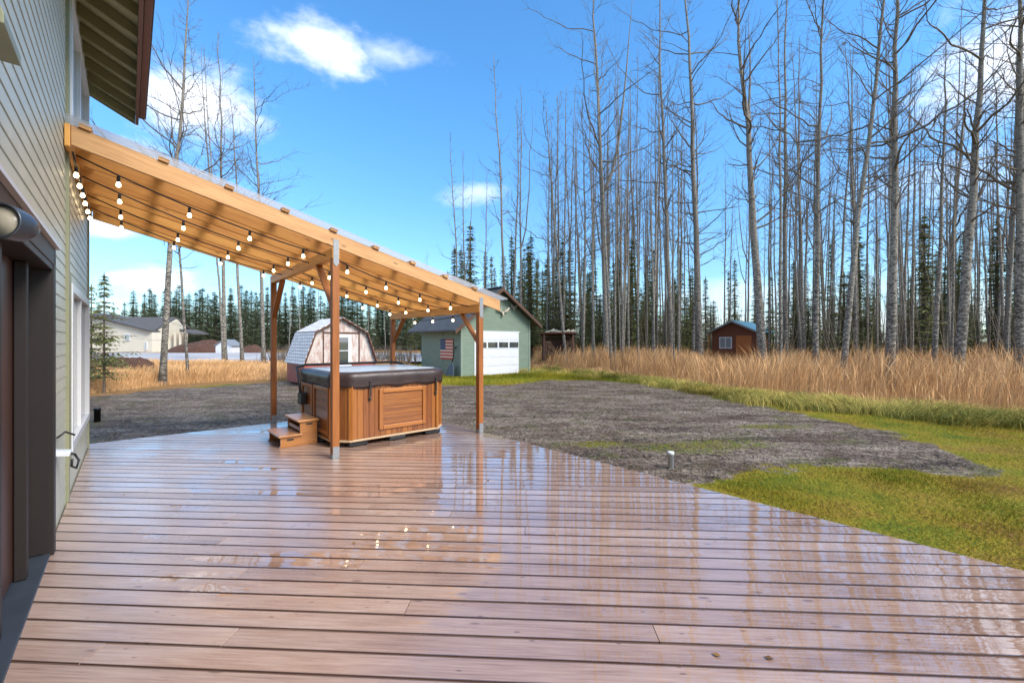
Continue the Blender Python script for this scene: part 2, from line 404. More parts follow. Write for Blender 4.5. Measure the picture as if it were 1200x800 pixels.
def rawmesh(name, V, F3=None, F4=None, rnd=None, mat=None, smooth=False, parent=None):
    """fast mesh from numpy; F3/F4 index arrays"""
    me = bpy.data.meshes.new(name); V = np.asarray(V, dtype=np.float32)
    n3 = 0 if F3 is None else len(F3); n4 = 0 if F4 is None else len(F4)
    me.vertices.add(len(V)); me.vertices.foreach_set('co', V.ravel())
    idx = np.concatenate([np.asarray(x, dtype=np.int32).ravel() for x in (F3, F4) if x is not None])
    me.loops.add(len(idx)); me.loops.foreach_set('vertex_index', idx)
    ls = np.concatenate([np.arange(n3)*3, n3*3+np.arange(n4)*4]).astype(np.int32)
    me.polygons.add(n3+n4); me.polygons.foreach_set('loop_start', ls)
    if smooth: me.polygons.foreach_set('use_smooth', np.ones(n3+n4, dtype=bool))
    me.update(calc_edges=True); me.validate()
    if rnd is not None:
        a = me.attributes.new('rnd', 'FLOAT', 'FACE'); a.data.foreach_set('value', np.asarray(rnd, dtype=np.float32))
    me.materials.append(M[mat] if isinstance(mat, str) else mat)
    o = bpy.data.objects.new(name, me); COL.objects.link(o)
    if parent: o.parent = parent
    return o
def instance(o, parent):
    c = o.copy(); COL.objects.link(c); c.parent = parent; return c

# ------------------------------------------------------------------ camera, sky, sun
cam = bpy.data.cameras.new('camera'); co = bpy.data.objects.new('camera', cam); COL.objects.link(co)
co.location = (0,0,1.5); co.rotation_euler = (R(90),0,0); cam.lens = 15; cam.sensor_width = 36; cam.clip_end = 2000; cam.clip_start = .02
sc.camera = co
sc.view_settings.view_transform = 'Standard'; sc.view_settings.look = 'None'; sc.view_settings.gamma = 1
cy = sc.cycles; cy.max_bounces = 4; cy.diffuse_bounces = 2; cy.glossy_bounces = 2; cy.transmission_bounces = 3; cy.transparent_max_bounces = 6; cy.caustics_reflective = False; cy.caustics_refractive = False
sc.view_settings.exposure = 1.12
SUN_AZ, SUN_EL = R(122), R(40)    # compass-style from +Y, behind the viewer to the right
sl = bpy.data.lights.new('sun', 'SUN'); sl.energy = 2.6; sl.angle = R(30); sl.color = (1,.90,.77)
so = bpy.data.objects.new('sun', sl); COL.objects.link(so)
sd = Vector((math.sin(SUN_AZ)*math.cos(SUN_EL), math.cos(SUN_AZ)*math.cos(SUN_EL), math.sin(SUN_EL)))
so.rotation_euler = sd.to_track_quat('Z', 'Y').to_euler()
w = bpy.data.worlds.new('World'); sc.world = w; w.use_nodes = True; nt = w.node_tree; k = N(nt)
bg = nt.nodes['Background']
sky = k.n('ShaderNodeTexSky', sky_type='NISHITA'); sky.sun_disc = False; sky.sun_elevation = SUN_EL; sky.sun_rotation = SUN_AZ
sky.air_density = 1.0; sky.dust_density = .6; sky.ozone_density = 1.6; sky.altitude = 100
d = k.n('ShaderNodeTexCoord').outputs['Generated']; s = k.n('ShaderNodeSeparateXYZ'); k.l(d, s.inputs[0])
az = k.math('ARCTAN2', s.outputs[0], s.outputs[1]); el = k.math('ARCSINE', s.outputs[2])
n1 = k.noise(k.mapv(d, (1,1,1.9)), 5.5, 5, .62); n2 = k.noise(k.mapv(d, (1,1,2.2), loc=(3,1,7)), 2.0, 4, .6)
def px_azel(px, py):
    x = (px-600)/500; z = (400-py)/500
    return math.atan2(x, 1), math.atan2(z, math.sqrt(1+x*x))
clouds = [(366,50,.15,.048,1.05),(455,64,.10,.035,.55),(222,122,.13,.085,1.0),(165,190,.07,.05,.7),(168,328,.07,.028,1.15),(115,265,.05,.02,.9),(553,226,.085,.030,.55),(1185,85,.12,.13,.95),(1130,210,.14,.06,.3),
          (1090,370,.5,.035,.6),(860,350,.5,.04,.35)]
cm = None
for px, py, ra, re, st in clouds:
    a0, e0 = px_azel(px, py)
    da = k.math('DIVIDE', k.math('MULTIPLY', k.math('SUBTRACT', az, a0), math.cos(e0)), ra)
    de = k.math('DIVIDE', k.math('SUBTRACT', el, e0), re)
    q = k.math('SQRT', k.math('ADD', k.math('MULTIPLY', da, da), k.math('MULTIPLY', de, de)))
    f = k.math('ADD', k.math('SUBTRACT', 1.0, q), k.math('MULTIPLY', k.math('SUBTRACT', n1, .5), 2.7))
    f = k.math('MULTIPLY', k.mr(f, -.05, 1.0), st)
    f = k.math('MULTIPLY', f, k.mr(q, 1.25, 1.9, 1, 0))
    cm = f if cm is None else k.math('MAXIMUM', cm, f)
back = k.math('MULTIPLY', k.mr(n2, .40, .60), k.math('MAXIMUM', k.mr(s.outputs[1], -.25, .1, .9, 0), k.mr(el, .75, .95, 0, .9)))      # unseen broken cloud added behind the viewer and overhead to whiten ambient light
cm = k.math('MAXIMUM', cm, back)
cm = k.math('MINIMUM', cm, 1.0)
hs = k.n('ShaderNodeHueSaturation'); hs.inputs['Hue'].default_value = .497; hs.inputs['Saturation'].default_value = 1.05; hs.inputs['Value'].default_value = 1.0
k.l(sky.outputs[0], hs.inputs['Color'])
tint = k.mix(1.0, hs.outputs[0], k.mix(k.mr(el, 0, .55), (.72,.92,1.06), (.66,1.18,1.50)), 'MULTIPLY')
SKYS = .105
cc = k.mix(k.mr(el, .0, .9), (6.6,6.9,7.5), (6.0,6.5,7.6))
c = k.mix(cm, tint, cc)
k.l(c, bg.inputs['Color']); bg.inputs['Strength'].default_value = SKYS

# ------------------------------------------------------------------ ground
def pip_sdf(poly, X, Y):    # signed distance, positive inside
    P = np.array(poly); D = np.full(X.shape, 1e9); ins = np.zeros(X.shape, bool)
    for i in range(len(P)):
        a = P[i]; b = P[(i+1) % len(P)]; e = b-a
        t = np.clip(((X-a[0])*e[0]+(Y-a[1])*e[1])/(e@e+1e-9), 0, 1)
        D = np.minimum(D, np.hypot(X-a[0]-t*e[0], Y-a[1]-t*e[1]))
        c = ((a[1] > Y) != (b[1] > Y)) & (X < (b[0]-a[0])*(Y-a[1])/(b[1]-a[1]+1e-12)+a[0]); ins ^= c
    return np.where(ins, D, -D)
def gsdf(x, y): return pip_sdf(GRAV, x, y)+.42*noise2(x, y, 1.7, 91)+.34*noise2(x, y, 5.5, 92)+.2*noise2(x, y, 13, 93)
def lin(pts): return [G(*p) for p in pts]
GRAV = [(-22,6)]+lin([(60,472),(103,464),(150,461),(200,456),(260,451),(320,448),(400,447),(470,449),(530,452),(600,451),(640,446),(700,445),(760,450),(820,460),(870,472),(960,490),(1040,505),(1100,525),(1148,549),(1110,556),(1040,548),(960,545),(905,546),(860,556),(815,567)])+[(.8,3.5),(-22,-4)]
RT = [(618,430),(680,436),(760,446),(850,461),(950,473),(1080,483),(1200,492),(1400,510)]
RTG = lin(RT)+[(60,18),(75,62),(1,62),(1,34)]
LT = [(60,464),(103,462),(150,458),(200,451),(260,447),(330,445),(440,444),(490,440)]
LTG = lin(LT)+lin([(490,431),(320,430.5),(103,430.5),(40,431)])
MOSS = [(G(800,525),.9,.35),(G(850,520),1.0,.3),(G(700,520),.5,.2),(G(900,500),.8,.25),(G(1000,490),1.2,.3)]
def noise2(X, Y, s, seed):
    r = np.random.RandomState(seed); o = np.zeros(X.shape)
    for i in range(7):
        a = r.uniform(0, 6.28); f = s*r.uniform(.6, 1.7); o += np.sin((X*math.cos(a)+Y*math.sin(a))*f+r.uniform(0, 6.28))
    return o/7
def gheight(X, Y):
    g = pip_sdf(GRAV, X, Y); m = np.clip(g/.8, 0, 1)
    d = X*CX+Y*SX
    z = .035*noise2(X, Y, 1.1, 3)+m*.018*noise2(X*1.0, Y*3.0, 2.5, 5)
    z += .12*np.clip((np.hypot(X, Y)-16)/30, 0, 1)*(noise2(X, Y, .25, 9)+.2)
    near = np.clip((np.hypot(X-1, Y-4)-7.5)/2, 0, 1)
    return GZ+z*np.where(d < 4.9, near*.6, 1)-.0
def axis(a, b, step, far, n):
    core = np.arange(a, b+1e-6, step); g = step*1.14**np.arange(1, n)
    hi = b+np.cumsum(g); lo = a-np.cumsum(g)[::-1]
    return np.concatenate([lo[lo > -far*1.01], core, hi[hi < far*1.01]])
gx = axis(-24, 26, .17, 900, 80); gy = axis(2, 34, .17, 900, 80)
XX, YY = np.meshgrid(gx, gy); ZZ = gheight(XX, YY)
nx, ny = len(gx), len(gy); I = np.arange(nx*ny).reshape(ny, nx)
F4 = np.stack([I[:-1,:-1], I[:-1,1:], I[1:,1:], I[1:,:-1]], -1).reshape(-1, 4)
gro = rawmesh('ground', np.stack([XX, YY, ZZ], -1).reshape(-1, 3), None, F4, mat='ground', smooth=True)
a = gro.data.attributes.new('gravel', 'FLOAT', 'POINT'); a.data.foreach_set('value', np.clip(gsdf(XX, YY)/.7+.5, 0, 1).ravel().astype(np.float32))
dry = np.maximum(pip_sdf(RTG, XX, YY), pip_sdf(LTG, XX, YY)+1.4); dry = np.where(YY > 36, 1, dry); 
a = gro.data.attributes.new('dry', 'FLOAT', 'POINT'); a.data.foreach_set('value', np.clip(dry/1.0+.5, 0, 1).ravel().astype(np.float32))
ms = np.zeros(XX.shape)
for (mx, my), ra, rb in MOSS: ms = np.maximum(ms, 1-np.hypot((XX-mx)/(ra*1.6), (YY-my)/(rb*2.0)))
a = gro.data.attributes.new('moss', 'FLOAT', 'POINT'); a.data.foreach_set('value', np.clip(ms, 0, 1).ravel().astype(np.float32))
tag(gro, kind='structure')
rd = MB(); rp = [(-75,32.5),(-14,31.0),(-4.5,31.5),(-1,36),(-3,52),(-14,55),(-90,57)]
rd.add([(x, y, GZ+.22) for x, y in rp], [tuple(range(len(rp)))]); tag(rd.build('road', 'road'), kind='structure')

# ------------------------------------------------------------------ deck
VE, UE = 4.365, 8.80
def clip(poly, n, c, keep=1):
    out = []
    for i in range(len(poly)):
        a, b = poly[i], poly[(i+1) % len(poly)]; da = (a[0]*n[0]+a[1]*n[1]-c)*keep; db = (b[0]*n[0]+b[1]*n[1]-c)*keep
        if da >= 0: out.append(a)
        if (da >= 0) != (db >= 0):
            t = da/(da-db); out.append((a[0]+t*(b[0]-a[0]), a[1]+t*(b[1]-a[1])))
    return out
q = math.sqrt(.5); dk = MB(); PITCH, BW = .1445, .1340
rect = [(-.43,-3.5),(VE,-3.5),(VE,UE),(-.43,UE)]
ks = int(-3.0/PITCH)
for i in range(ks, int(9.5/PITCH)+1):
    s0 = i*PITCH; s1 = s0+BW
    p = clip(clip(rect, (q,q), s0, 1), (q,q), s1, -1)
    if len(p) < 3: continue
    ts = [(-v+u)*q for v, u in p]; cuts = []
    t = min(ts)-random.uniform(0, 3.5)
    while t < max(ts): t += random.choice([6.1, 7.3, 7.3]); cuts.append(t)
    lo = -99
    for cu in cuts+[99]:
        pp = clip(clip(p, (-q,q), lo+.0015, 1), (-q,q), cu-.0015, -1); lo = cu
        if len(pp) < 3: continue
        ou, ov = random.uniform(0, 90), random.randrange(90); n = len(pp)
        if sum(pp[j][0]*pp[(j+1)%n][1]-pp[(j+1)%n][0]*pp[j][1] for j in range(n)) < 0: pp = pp[::-1]
        dz = random.uniform(-.0012, .0012)
        W = [HW(v, u, dz) for v, u in pp]; Wb = [HW(v, u, -.036) for v, u in pp]
        uvp = [((-v+u)*q+ou, (v+u)*q-s0+ov) for v, u in pp]
        fs = [tuple(range(n))]+[(j, n+j, n+(j+1)%n, (j+1)%n) for j in range(n)]
        uvs = [uvp]+[[uvp[j], (uvp[j][0], uvp[j][1]+.03), (uvp[(j+1)%n][0], uvp[(j+1)%n][1]+.03), uvp[(j+1)%n]] for j in range(n)]
        dk.add(W+Wb, fs, uvs)
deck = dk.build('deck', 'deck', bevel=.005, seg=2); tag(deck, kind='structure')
fr = MB()
def hb(mb, v0, v1, u0, u1, z0, z1):      # box given in house frame, in world mesh
    mb.obox(HW((v0+v1)/2, (u0+u1)/2, (z0+z1)/2), HW((v1-v0)/2, 0), HW(0, (u1-u0)/2), (0,0,(z1-z0)/2))
hb(fr, VE-.06, VE-.02, -3.5, UE-.02, GZ-.15, -.04); hb(fr, -.40, VE-.07, UE-.06, UE-.02, GZ-.15, -.04)
u = -3.3
while u < UE-.2: hb(fr, -.38, VE-.08, u, u+.04, GZ-.05, -.040); u += .4
hb(fr, -.40, VE-.08, -3.5, UE-.08, GZ-.16, GZ-.13)
tag(fr.build('deck_framing', 'undershade'), kind='structure')  # joists and bottom sheet coloured near black as painted gap shade

# ------------------------------------------------------------------ house
VW = -.44
house, ho = hthing('house', 'two storey house with olive green lap siding and brown door casing beside the deck', 'house', (-3.5, 2.3), 0)
def hm(): return MB(ho)
HE, ZT = 8.59, 5.3
DU0, DU1, DZ = 2.2, 4.42, 2.02      # door opening
wb = hm(); z = -.15; EX = .102
WU0, WU1, WZ0, WZ1 = 5.98, 8.38, .42, 2.07   # lower window
while z < ZT:
    z1 = z+EX
    segs = [(-4.0, HE)]
    if z < DZ-.02: segs = [(-4.0, DU0), (DU1, HE)]
    ns = []
    for a0, b0 in segs:
        if z > WZ0-.05 and z < WZ1 and b0 > WU1: ns += [(a0, WU0), (WU1, b0)]
        elif z > 3.62 and z < 4.9 and b0 > WU1: ns += [(a0, 6.0), (8.3, b0)]
        else: ns.append((a0, b0))
    for a0, b0 in ns:
        r = random.random()
        pr = [(VW-.012, z+.001), (VW, z+.001), (VW, z+.012), (VW-.005, z1+.001), (VW-.03, z1+.001)]
        vs = [(p[0], a0, p[1]) for p in pr]+[(p[0], b0, p[1]) for p in pr]
        wb.add(vs, [(0,1,6,5), (1,2,7,6), (2,3,8,7)], r=r)
    z = z1
# body behind the laps, with openings
for (a0, b0, z0, z1) in [(-4,DU0,-.2,DZ),(DU1,WU0,-.2,DZ),(-4,WU0,DZ,ZT),(WU1,HE,-.2,ZT),(WU0,WU1,-.2,WZ0),(WU0,WU1,WZ1,ZT)]:
    wb.box(VW-.14, VW-.035, a0, b0, z0, z1)
wb.box(-8, VW-.14, HE-.1, HE, -.2, ZT); wb.box(-8, VW-.14, -4, -3.9, -.2, ZT); wb.box(-8.1, -8, -4, HE, -.2, ZT)
wb.box(-8, VW-.15, -3.9, HE-.1, 2.5, 2.52)
wb.build('siding_wall', 'siding', house)
t = hm(); t.box(VW-.02, VW+.016, HE-.03, HE+.012, -.15, ZT); t.box(VW-.10, VW+.012, HE+.001, HE+.02, -.15, ZT); t.build('corner_trim', 'trim', house, .003)
t = hm(); t.box(VW-.01, VW+.022, 5.74, 5.82, -.12, ZT); t.build('wall_batten', 'trim', house, .003)
# lower window
def window(nm, u0, u1, z0, z1, mull, parent, pm='glass'):
    f = hm(); W = .085; P = VW+.03
    f.box(VW-.05, P, u0, u0+W, z0, z1); f.box(VW-.05, P, u1-W, u1, z0, z1)
    f.box(VW-.05, P, u0+W, u1-W, z1-W, z1); f.box(VW-.05, P, u0+W, u1-W, z0, z0+W)
    for m_ in mull: f.box(VW-.05, P-.012, m_-.035, m_+.035, z0+W, z1-W)
    wo = f.build(nm, 'vinyl', parent, .004)
    g = hm(); g.box(VW-.03, VW-.015, u0+W-.01, u1-W+.01, z0+W-.01, z1-W+.01); g.build('pane', pm, wo)
    return wo
window('window', WU0, WU1, WZ0, WZ1, [7.18], house)
t = hm(); t.box(VW-.02, VW+.02, WU0-.09, WU0-.002, WZ0-.08, WZ1+.08); t.build('window_trim', 'trim', house)
t = hm(); t.box(VW-.02, VW+.02, WU1+.002, WU1+.07, WZ0-.08, WZ1+.08); t.build('window_trim', 'trim', house)
window('window', 5.95, 8.35, 3.58, 4.95, [7.1], house, 'glass_l')
t = hm(); t.box(VW-.1, VW-.035, 5.9, 8.4, 3.5, 5.0); t.build('window_backing', 'white', house)
# door: deep brown metal casing, inner stop, panel and threshold
t = hm(); JV = -.40
t.box(-.56, JV, DU1-.03, DU1+.012, .02, DZ+.04)           # far jamb
t.box(-.56, JV, DU0-.012, DU0+.03, .02, DZ+.04)
t.box(-.56, JV, DU0-.012, DU1+.012, DZ-.02, DZ+.075)
t.box(-.45, JV+.006, DU1-.03, DU1+.075, .0, DZ+.12)
t.box(-.45, JV+.006, DU0-.075, DU1+.075, DZ+.02, DZ+.14)
t.box(-.53, -.475, DU1-.42, DU1-.36, .02, DZ-.02); t.box(-.53, -.475, DU1-1.2, DU1-1.12, .02, DZ-.02)
t.build('door_casing', 'brown', house, .004)
t = hm(); t.box(-.59, -.535, DU0, DU1-.03, .03, DZ-.02); dd = t.build('door', 'brown_r', house, .004)
t = hm(); t.box(-.534, -.525, DU0+.6, DU0+1.0, .3, 1.7); t.build('door_panel', 'brown_r', dd, .004)
t = hm(); t.box(-.60, JV-.012, -.5, DU1-.002, -.03, .016); t.build('threshold', 'sill', house, .003)
t = hm(); t.box(VW-.02, JV+.03, DU0-.1, DU1+.10, DZ+.142, DZ+.165); t.obox((VW+.012, (DU0+DU1)/2, DZ+.185), (.003,0,.03), (0,(DU1-DU0)/2+.1,0), (.003,0,0)); t.build('drip_flashing', 'white', house)
# roof overhang: far end above the pergola
EV0, EZ0 = .10, 5.07; SL = .50; RE = 9.02
def rz(v): return EZ0+(EV0-v)*SL
t = hm()
t.prism([(EV0, -4.4, rz(EV0)), (-4.3, -4.4, rz(-4.3)), (-4.3, -4.4, rz(-4.3)+.05), (EV0, -4.4, rz(EV0)+.05)], (0, RE+4.4, 0))
t.prism([(-4.3, -4.4, rz(-4.3)), (-8.8, -4.4, rz(-4.3)-4.5*SL), (-8.8, -4.4, rz(-4.3)-4.5*SL+.05), (-4.3, -4.4, rz(-4.3)+.05)], (0, RE+4.4, 0))
t.build('roof', 'soffit', house)
t = hm()
t.prism([(EV0+.05, -4.45, rz(EV0)+.06), (-4.3, -4.45, rz(-4.3)+.08), (-4.3, -4.45, rz(-4.3)+.11), (EV0+.05, -4.45, rz(EV0)+.09)], (0, RE+4.5, 0)); t.build('shingles', 'roofgrey', house)
u = 8.93
while u > 2.0:
    t = hm(); t.prism([(EV0-.03, u-.02, rz(EV0)-.002), (VW-.02, u-.02, rz(VW)-.002), (VW-.02, u-.02, rz(VW)-.14), (EV0-.03, u-.02, rz(EV0)-.12)], (0, .04, 0)); t.build('rafter_tail', 'tail', house); u -= .41
t = hm(); t.box(EV0-.028, EV0+.01, -4.4, RE, EZ0-.14, EZ0+.06); t.build('fascia', 'fascia', house, .003)
t = hm(); t.box(EV0+.012, EV0+.09, -4.4, RE-.03, EZ0-.04, EZ0+.05); t.build('gutter', 'fascia', house, .012)
t = hm(); t.box(EV0+.091, EV0+.10, -4.4, RE-.02, EZ0-.03, EZ0+.08); t.build('drip_edge', 'gutter', house)
t = hm(); t.prism([(EV0-.03, RE-.005, rz(EV0)-.13), (-4.3, RE-.005, rz(-4.3)-.13), (-4.3, RE-.005, rz(-4.3)+.05), (EV0-.03, RE-.005, rz(EV0)+.05)], (0,.03,0)); t.build('rake_board', 'tail', house)

# wall lamp (bullet flood light)
lc = (-.315, 2.40, 1.93)
lamp, lo_ = hthing('wall_lamp', 'round slate grey flood lamp on the siding above the door casing', 'wall lamp', lc[:2], lc[2])
ax = Vector((-.50, -.86, .03)).normalized()
def lathe(mb, c, ax, prof, n=32):
    c = Vector(c); ax = Vector(ax); a = ax.cross(Vector((0,0,1)) if abs(ax.z) < .9 else Vector((1,0,0))).normalized(); b = ax.cross(a)
    vs = []; fs = []
    for (d_, r_) in prof:
        for j in range(n):
            t_ = 2*math.pi*j/n; vs.append(c+ax*d_+(a*math.cos(t_)+b*math.sin(t_))*r_)
    for i in range(len(prof)-1):
        for j in range(n): fs.append((i*n+j, i*n+(j+1)%n, (i+1)*n+(j+1)%n, (i+1)*n+j))
    fs.append(tuple(range(n-1,-1,-1))); fs.append(tuple((len(prof)-1)*n+j for j in range(n)))
    mb.add(vs, fs, None, True)
t = MB(lo_); lathe(t, lc, ax, [(-.055,.025),(-.045,.047),(-.025,.056),(.005,.062),(.055,.065),(.06,.065),(.06,.057),(.045,.055)]); t.build('housing', 'lampgrey', lamp)
t = MB(lo_); lathe(t, lc, ax, [(.044,.054),(.049,.054)]); t.build('lens', 'lens', lamp)
t = MB(lo_); t.tube([Vector(lc)-ax*.05, (-.38, 2.55, 1.95), (-.432, 2.56, 1.95)], .018, 10); t.box(-.434, -.42, 2.50, 2.62, 1.89, 2.01); t.build('bracket', 'lampgrey', lamp)
# vent hood high on the wall
vh, vo = hthing('vent_hood', 'olive sheet metal vent hood high on the siding above the flood lamp', 'vent hood', (VW, 2.55), 2.62)
t = MB(vo); t.prism([(VW+.002,2.40,2.88),(VW+.002,2.40,2.66),(VW+.10,2.40,2.66),(VW+.10,2.40,2.70),(VW+.03,2.40,2.88)], (0,.33,0)); t.build('hood', 'trim', vh, .004)
# hose bib / cable on the wall
cb, cb_o = hthing('cable_outlet', 'white outlet cover with black cable loop low on the olive wall', 'cable outlet', (VW, 5.0), .55)
t = MB(cb_o); t.obox((VW+.035, 5.0, .60), (.05,0,-.008), (0,.05,0), (.004,0,.02)); t.build('cover', 'white', cb, .004)
t = MB(cb_o); t.tube([(VW+.005,5.02,.72),(VW+.05,5.05,.76),(VW+.10,5.1,.72)], .008, 8); t.build('cable', 'black', cb); t = MB(cb_o); t.tube([(VW+.06,5.02,.585),(VW+.10,5.1,.56),(VW+.125,5.12,.50),(VW+.11,5.1,.44),(VW+.085,5.06,.47),(VW+.09,5.04,.53)], .009, 8); t.build('cable', 'black', cb)

# ------------------------------------------------------------------ pergola
perg, po = hthing('patio_cover', 'lean-to patio cover of orange fir with clear roofing over the hot tub', 'patio cover', (2.0, 7.2), 0)
def pm(): return MB(po)
def zb(v): return 3.30-.248*(v+.44)
VO = 4.72; RH = .184
RU = [5.585+i*.522 for i in range(7)]
for i, u in enumerate(RU):
    t = pm(); t.prism([(VW+.045,u-.019,zb(VW+.045)), (VO,u-.019,zb(VO)), (VO,u-.019,zb(VO)+RH), (VW+.045,u-.019,zb(VW+.045)+RH)], (0,.038,0))
    # grain along the slope
    t.uv = [[((p[0])*1.0+i*7.3, p[2]*1.0+p[0]*.248+i*3.1) for p in [tuple(t.v[a]+t.o) for a in f]] for f in t.f]
    t.build('rafter', 'fir_out' if i == 0 else 'fir', perg, .004)
t = pm(); t.box(VW+.004, VW+.042, 5.56, 8.585, zb(VW)-.03, zb(VW)+RH-.01); t.build('ledger', 'fir', perg, .003)
pv = -.30
while pv < VO-.05:
    t = pm(); zz = zb(pv)+RH+.019
    t.obox((pv, (RU[0]+RU[-1])/2, zz+.001), (.042,0,-.042*.248), (0,(RU[-1]-RU[0])/2+.045,0), (.0045,0,.018)); t.build('purlin', 'fir_out', perg, .003)
    pv += .56
# corrugated clear panel
t = pm(); nu = 130; U0, U1 = 5.50, 8.82; VS = [VW+.012, 1.2, 2.9, VO+.12]
for side, off in ((0, 0),):
    vs = []; fs = []
    for j in range(nu+1):
        uu = U0+(U1-U0)*j/nu; wv = .009*math.cos(j*math.pi/1.6)
        for v in VS: vs.append((v, uu, zb(v)+RH+.052+wv))
    m_ = len(VS)
    for j in range(nu):
        for i in range(m_-1): fs.append((j*m_+i, j*m_+i+1, (j+1)*m_+i+1, (j+1)*m_+i))
    t.add(vs, fs, None, True)
pan = t.build('roof_panel', 'panel', perg); md = pan.modifiers.new('s', 'SOLIDIFY'); md.thickness = .004
PS = [(1.97, 5.61), (4.315, 5.61), (1.97, 8.74), (4.315, 8.74)]; BH = .14
for i, (v, u) in enumerate(PS):
    t = pm(); top = zb(v)-BH if True else 0
    t.box(v-.0445, v+.0445, u-.0445, u+.0445, .03, top); p = t.build('post', 'post', perg, .005)
    t = pm(); s_ = -1
    t.box(v-.040, v+.040, u-.0485, u-.0455, .002, .155); t.box(v-.0485, v-.0455, u-.040, u+.040, .002, .06); t.box(v-.043, v+.043, u-.043, u+.043, .0015, .029)
    t.build('post_base', 'galv', p)
    t = pm(); zt = zb(v)
    if i < 2: t.prism([(v-.035, u-.047, zt+.10), (v-.035, u-.047, zt-.20), (v, u-.047, zt-.245), (v+.035, u-.047, zt-.20), (v+.035, u-.047, zt+.10)], (0,-.0035,0)); t.build('strap', 'galv', p)
for v in (1.97, 4.315):
    t = pm(); t.box(v-.0445, v+.0445, 5.567, 8.79, zb(v)-BH, zb(v)-.008); t.build('beam', 'fir', perg, .005)
    for u, sg in ((5.61, 1), (8.74, -1)):
        t = pm(); L = .62 if v < 3 else .5
        t.bar((v, u+sg*.03, zb(v)-BH-L), (v, u+sg*L, zb(v)-BH-.01), .036, .088, (1,0,0)); t.v = [Vector(x) for x in t.v]; t.build('knee_brace', 'post', perg, .004)

# ------------------------------------------------------------------ string lights
socket = MB(); socket.tube([(0,0,0),(0,0,-.012),(0,0,-.05),(0,0,-.065)], [.007,.014,.015,.017], 10); sock0 = socket.build('socket', 'black'); 
bl = MB(); lathe(bl, (0,0,-.062), (0,0,-1), [(0,.011),(.010,.014),(.024,.019),(.036,.020),(.046,.016),(.052,.008)], 14); bulb0 = bl.build('bulb', 'bulb')
def string_light(label, pts, bulbs):
    p0 = HW(*pts[0]); e = thing('string_light', label, 'string light', p0, 0, 'festoon strings of warm bulbs under the patio cover')
    t = MB(p0); pp = []
    for a, b in zip(pts[:-1], pts[1:]):
        a, b = Vector(a), Vector(b)
        for j in range(8):
            f = j/8; q_ = a.lerp(b, f); q_.z -= .075*4*f*(1-f); pp.append(HW(*q_))
    pp.append(HW(*pts[-1])); t.tube(pp, .008, 6); t.build('wire', 'black', e)
    for b in bulbs:
        s_ = instance(sock0, e); s_.location = HW(*b)-p0; c_ = instance(bulb0, s_)
def zh(v): return zb(v)-.02
ROWS = [-.08,.49,1.06,1.65,2.21,2.77,3.32,3.88]
def slope_pts(u): return [(VW+.06, u, zh(VW)), (1.97, u, zh(1.97)-.06)]+[(4.25, u, zh(4.25)-.03)]
def onwire(v, u):
    a, b, c_ = [Vector(x) for x in slope_pts(u)]
    if v > 1.97: a, b = b, c_
    f = (v-a.x)/(b.x-a.x); q_ = a.lerp(b, f); return (v, u, q_.z-.075*4*f*(1-f)-.003)
for lab, u in (('string of lit bulbs nearest the front rafter of the patio cover', 5.82), ('second string of lit bulbs back from the front rafter, above the front hot tub edge', 6.52), ('third string of lit bulbs from the front rafter, running over the hot tub', 7.32), ('rearmost sloping string of bulbs, along the back rafter of the patio cover', 7.98)):
    string_light(lab, slope_pts(u), [onwire(v, u) for v in ROWS])
string_light('string of lit bulbs hung along the olive house wall under the ledger', [(-.385,5.62,3.24),(-.385,7.0,3.24),(-.385,8.3,3.24)], [(-.385,u,3.21) for u in (5.94,6.33,6.71,7.09,7.51,7.89)])
string_light('short string of bulbs swagged below the outer beam between the two outer posts', [(4.40,5.75,2.10),(4.42,6.0,2.0),(4.42,8.6,1.99),(4.40,8.72,2.10)], [(4.42,u,1.978) for u in (6.55,7.25,7.95,8.5)])
bpy.data.objects.remove(sock0); bpy.data.objects.remove(bulb0)

# ------------------------------------------------------------------ hot tub
tub, to = hthing('hot_tub', 'cedar sided hot tub with raised panels under a brown vinyl cover on the deck', 'hot tub', (3.0, 6.8), 0)
def tm(): return MB(to)
def octo(v0, v1, u0, u1, c): return [(v0+c,u0),(v1-c,u0),(v1,u0+c),(v1,u1-c),(v1-c,u1),(v0+c,u1),(v0,u1-c),(v0,u0+c)]
TV0, TV1, TU0, TU1, TC = 2.13, 3.93, 6.0, 7.72, .20
oc = octo(TV0, TV1, TU0, TU1, TC)
t = tm(); t.prism([(a, b, .09) for a, b in octo(TV0+.03, TV1-.03, TU0+.03, TU1-.03, TC-.02)], (0,0,.80)); t.build('shell', 'darkwood', tub)
t = tm()
for i in range(8):
    a = Vector(oc[i]+(0,)); b = Vector(oc[(i+1)%8]+(0,)); L = (b-a).length; n = max(1, round(L/.085)); d_ = (b-a)/n; nn = Vector((d_.y, -d_.x, 0)).normalized()
    for j in range(n):
        p = a+d_*(j+.5); t.obox(p+Vector((0,0,.485))-nn*.008, d_*.485, nn*.010, (0,0,.375))
t.build('skirt_boards', 'cedar', tub, .003)
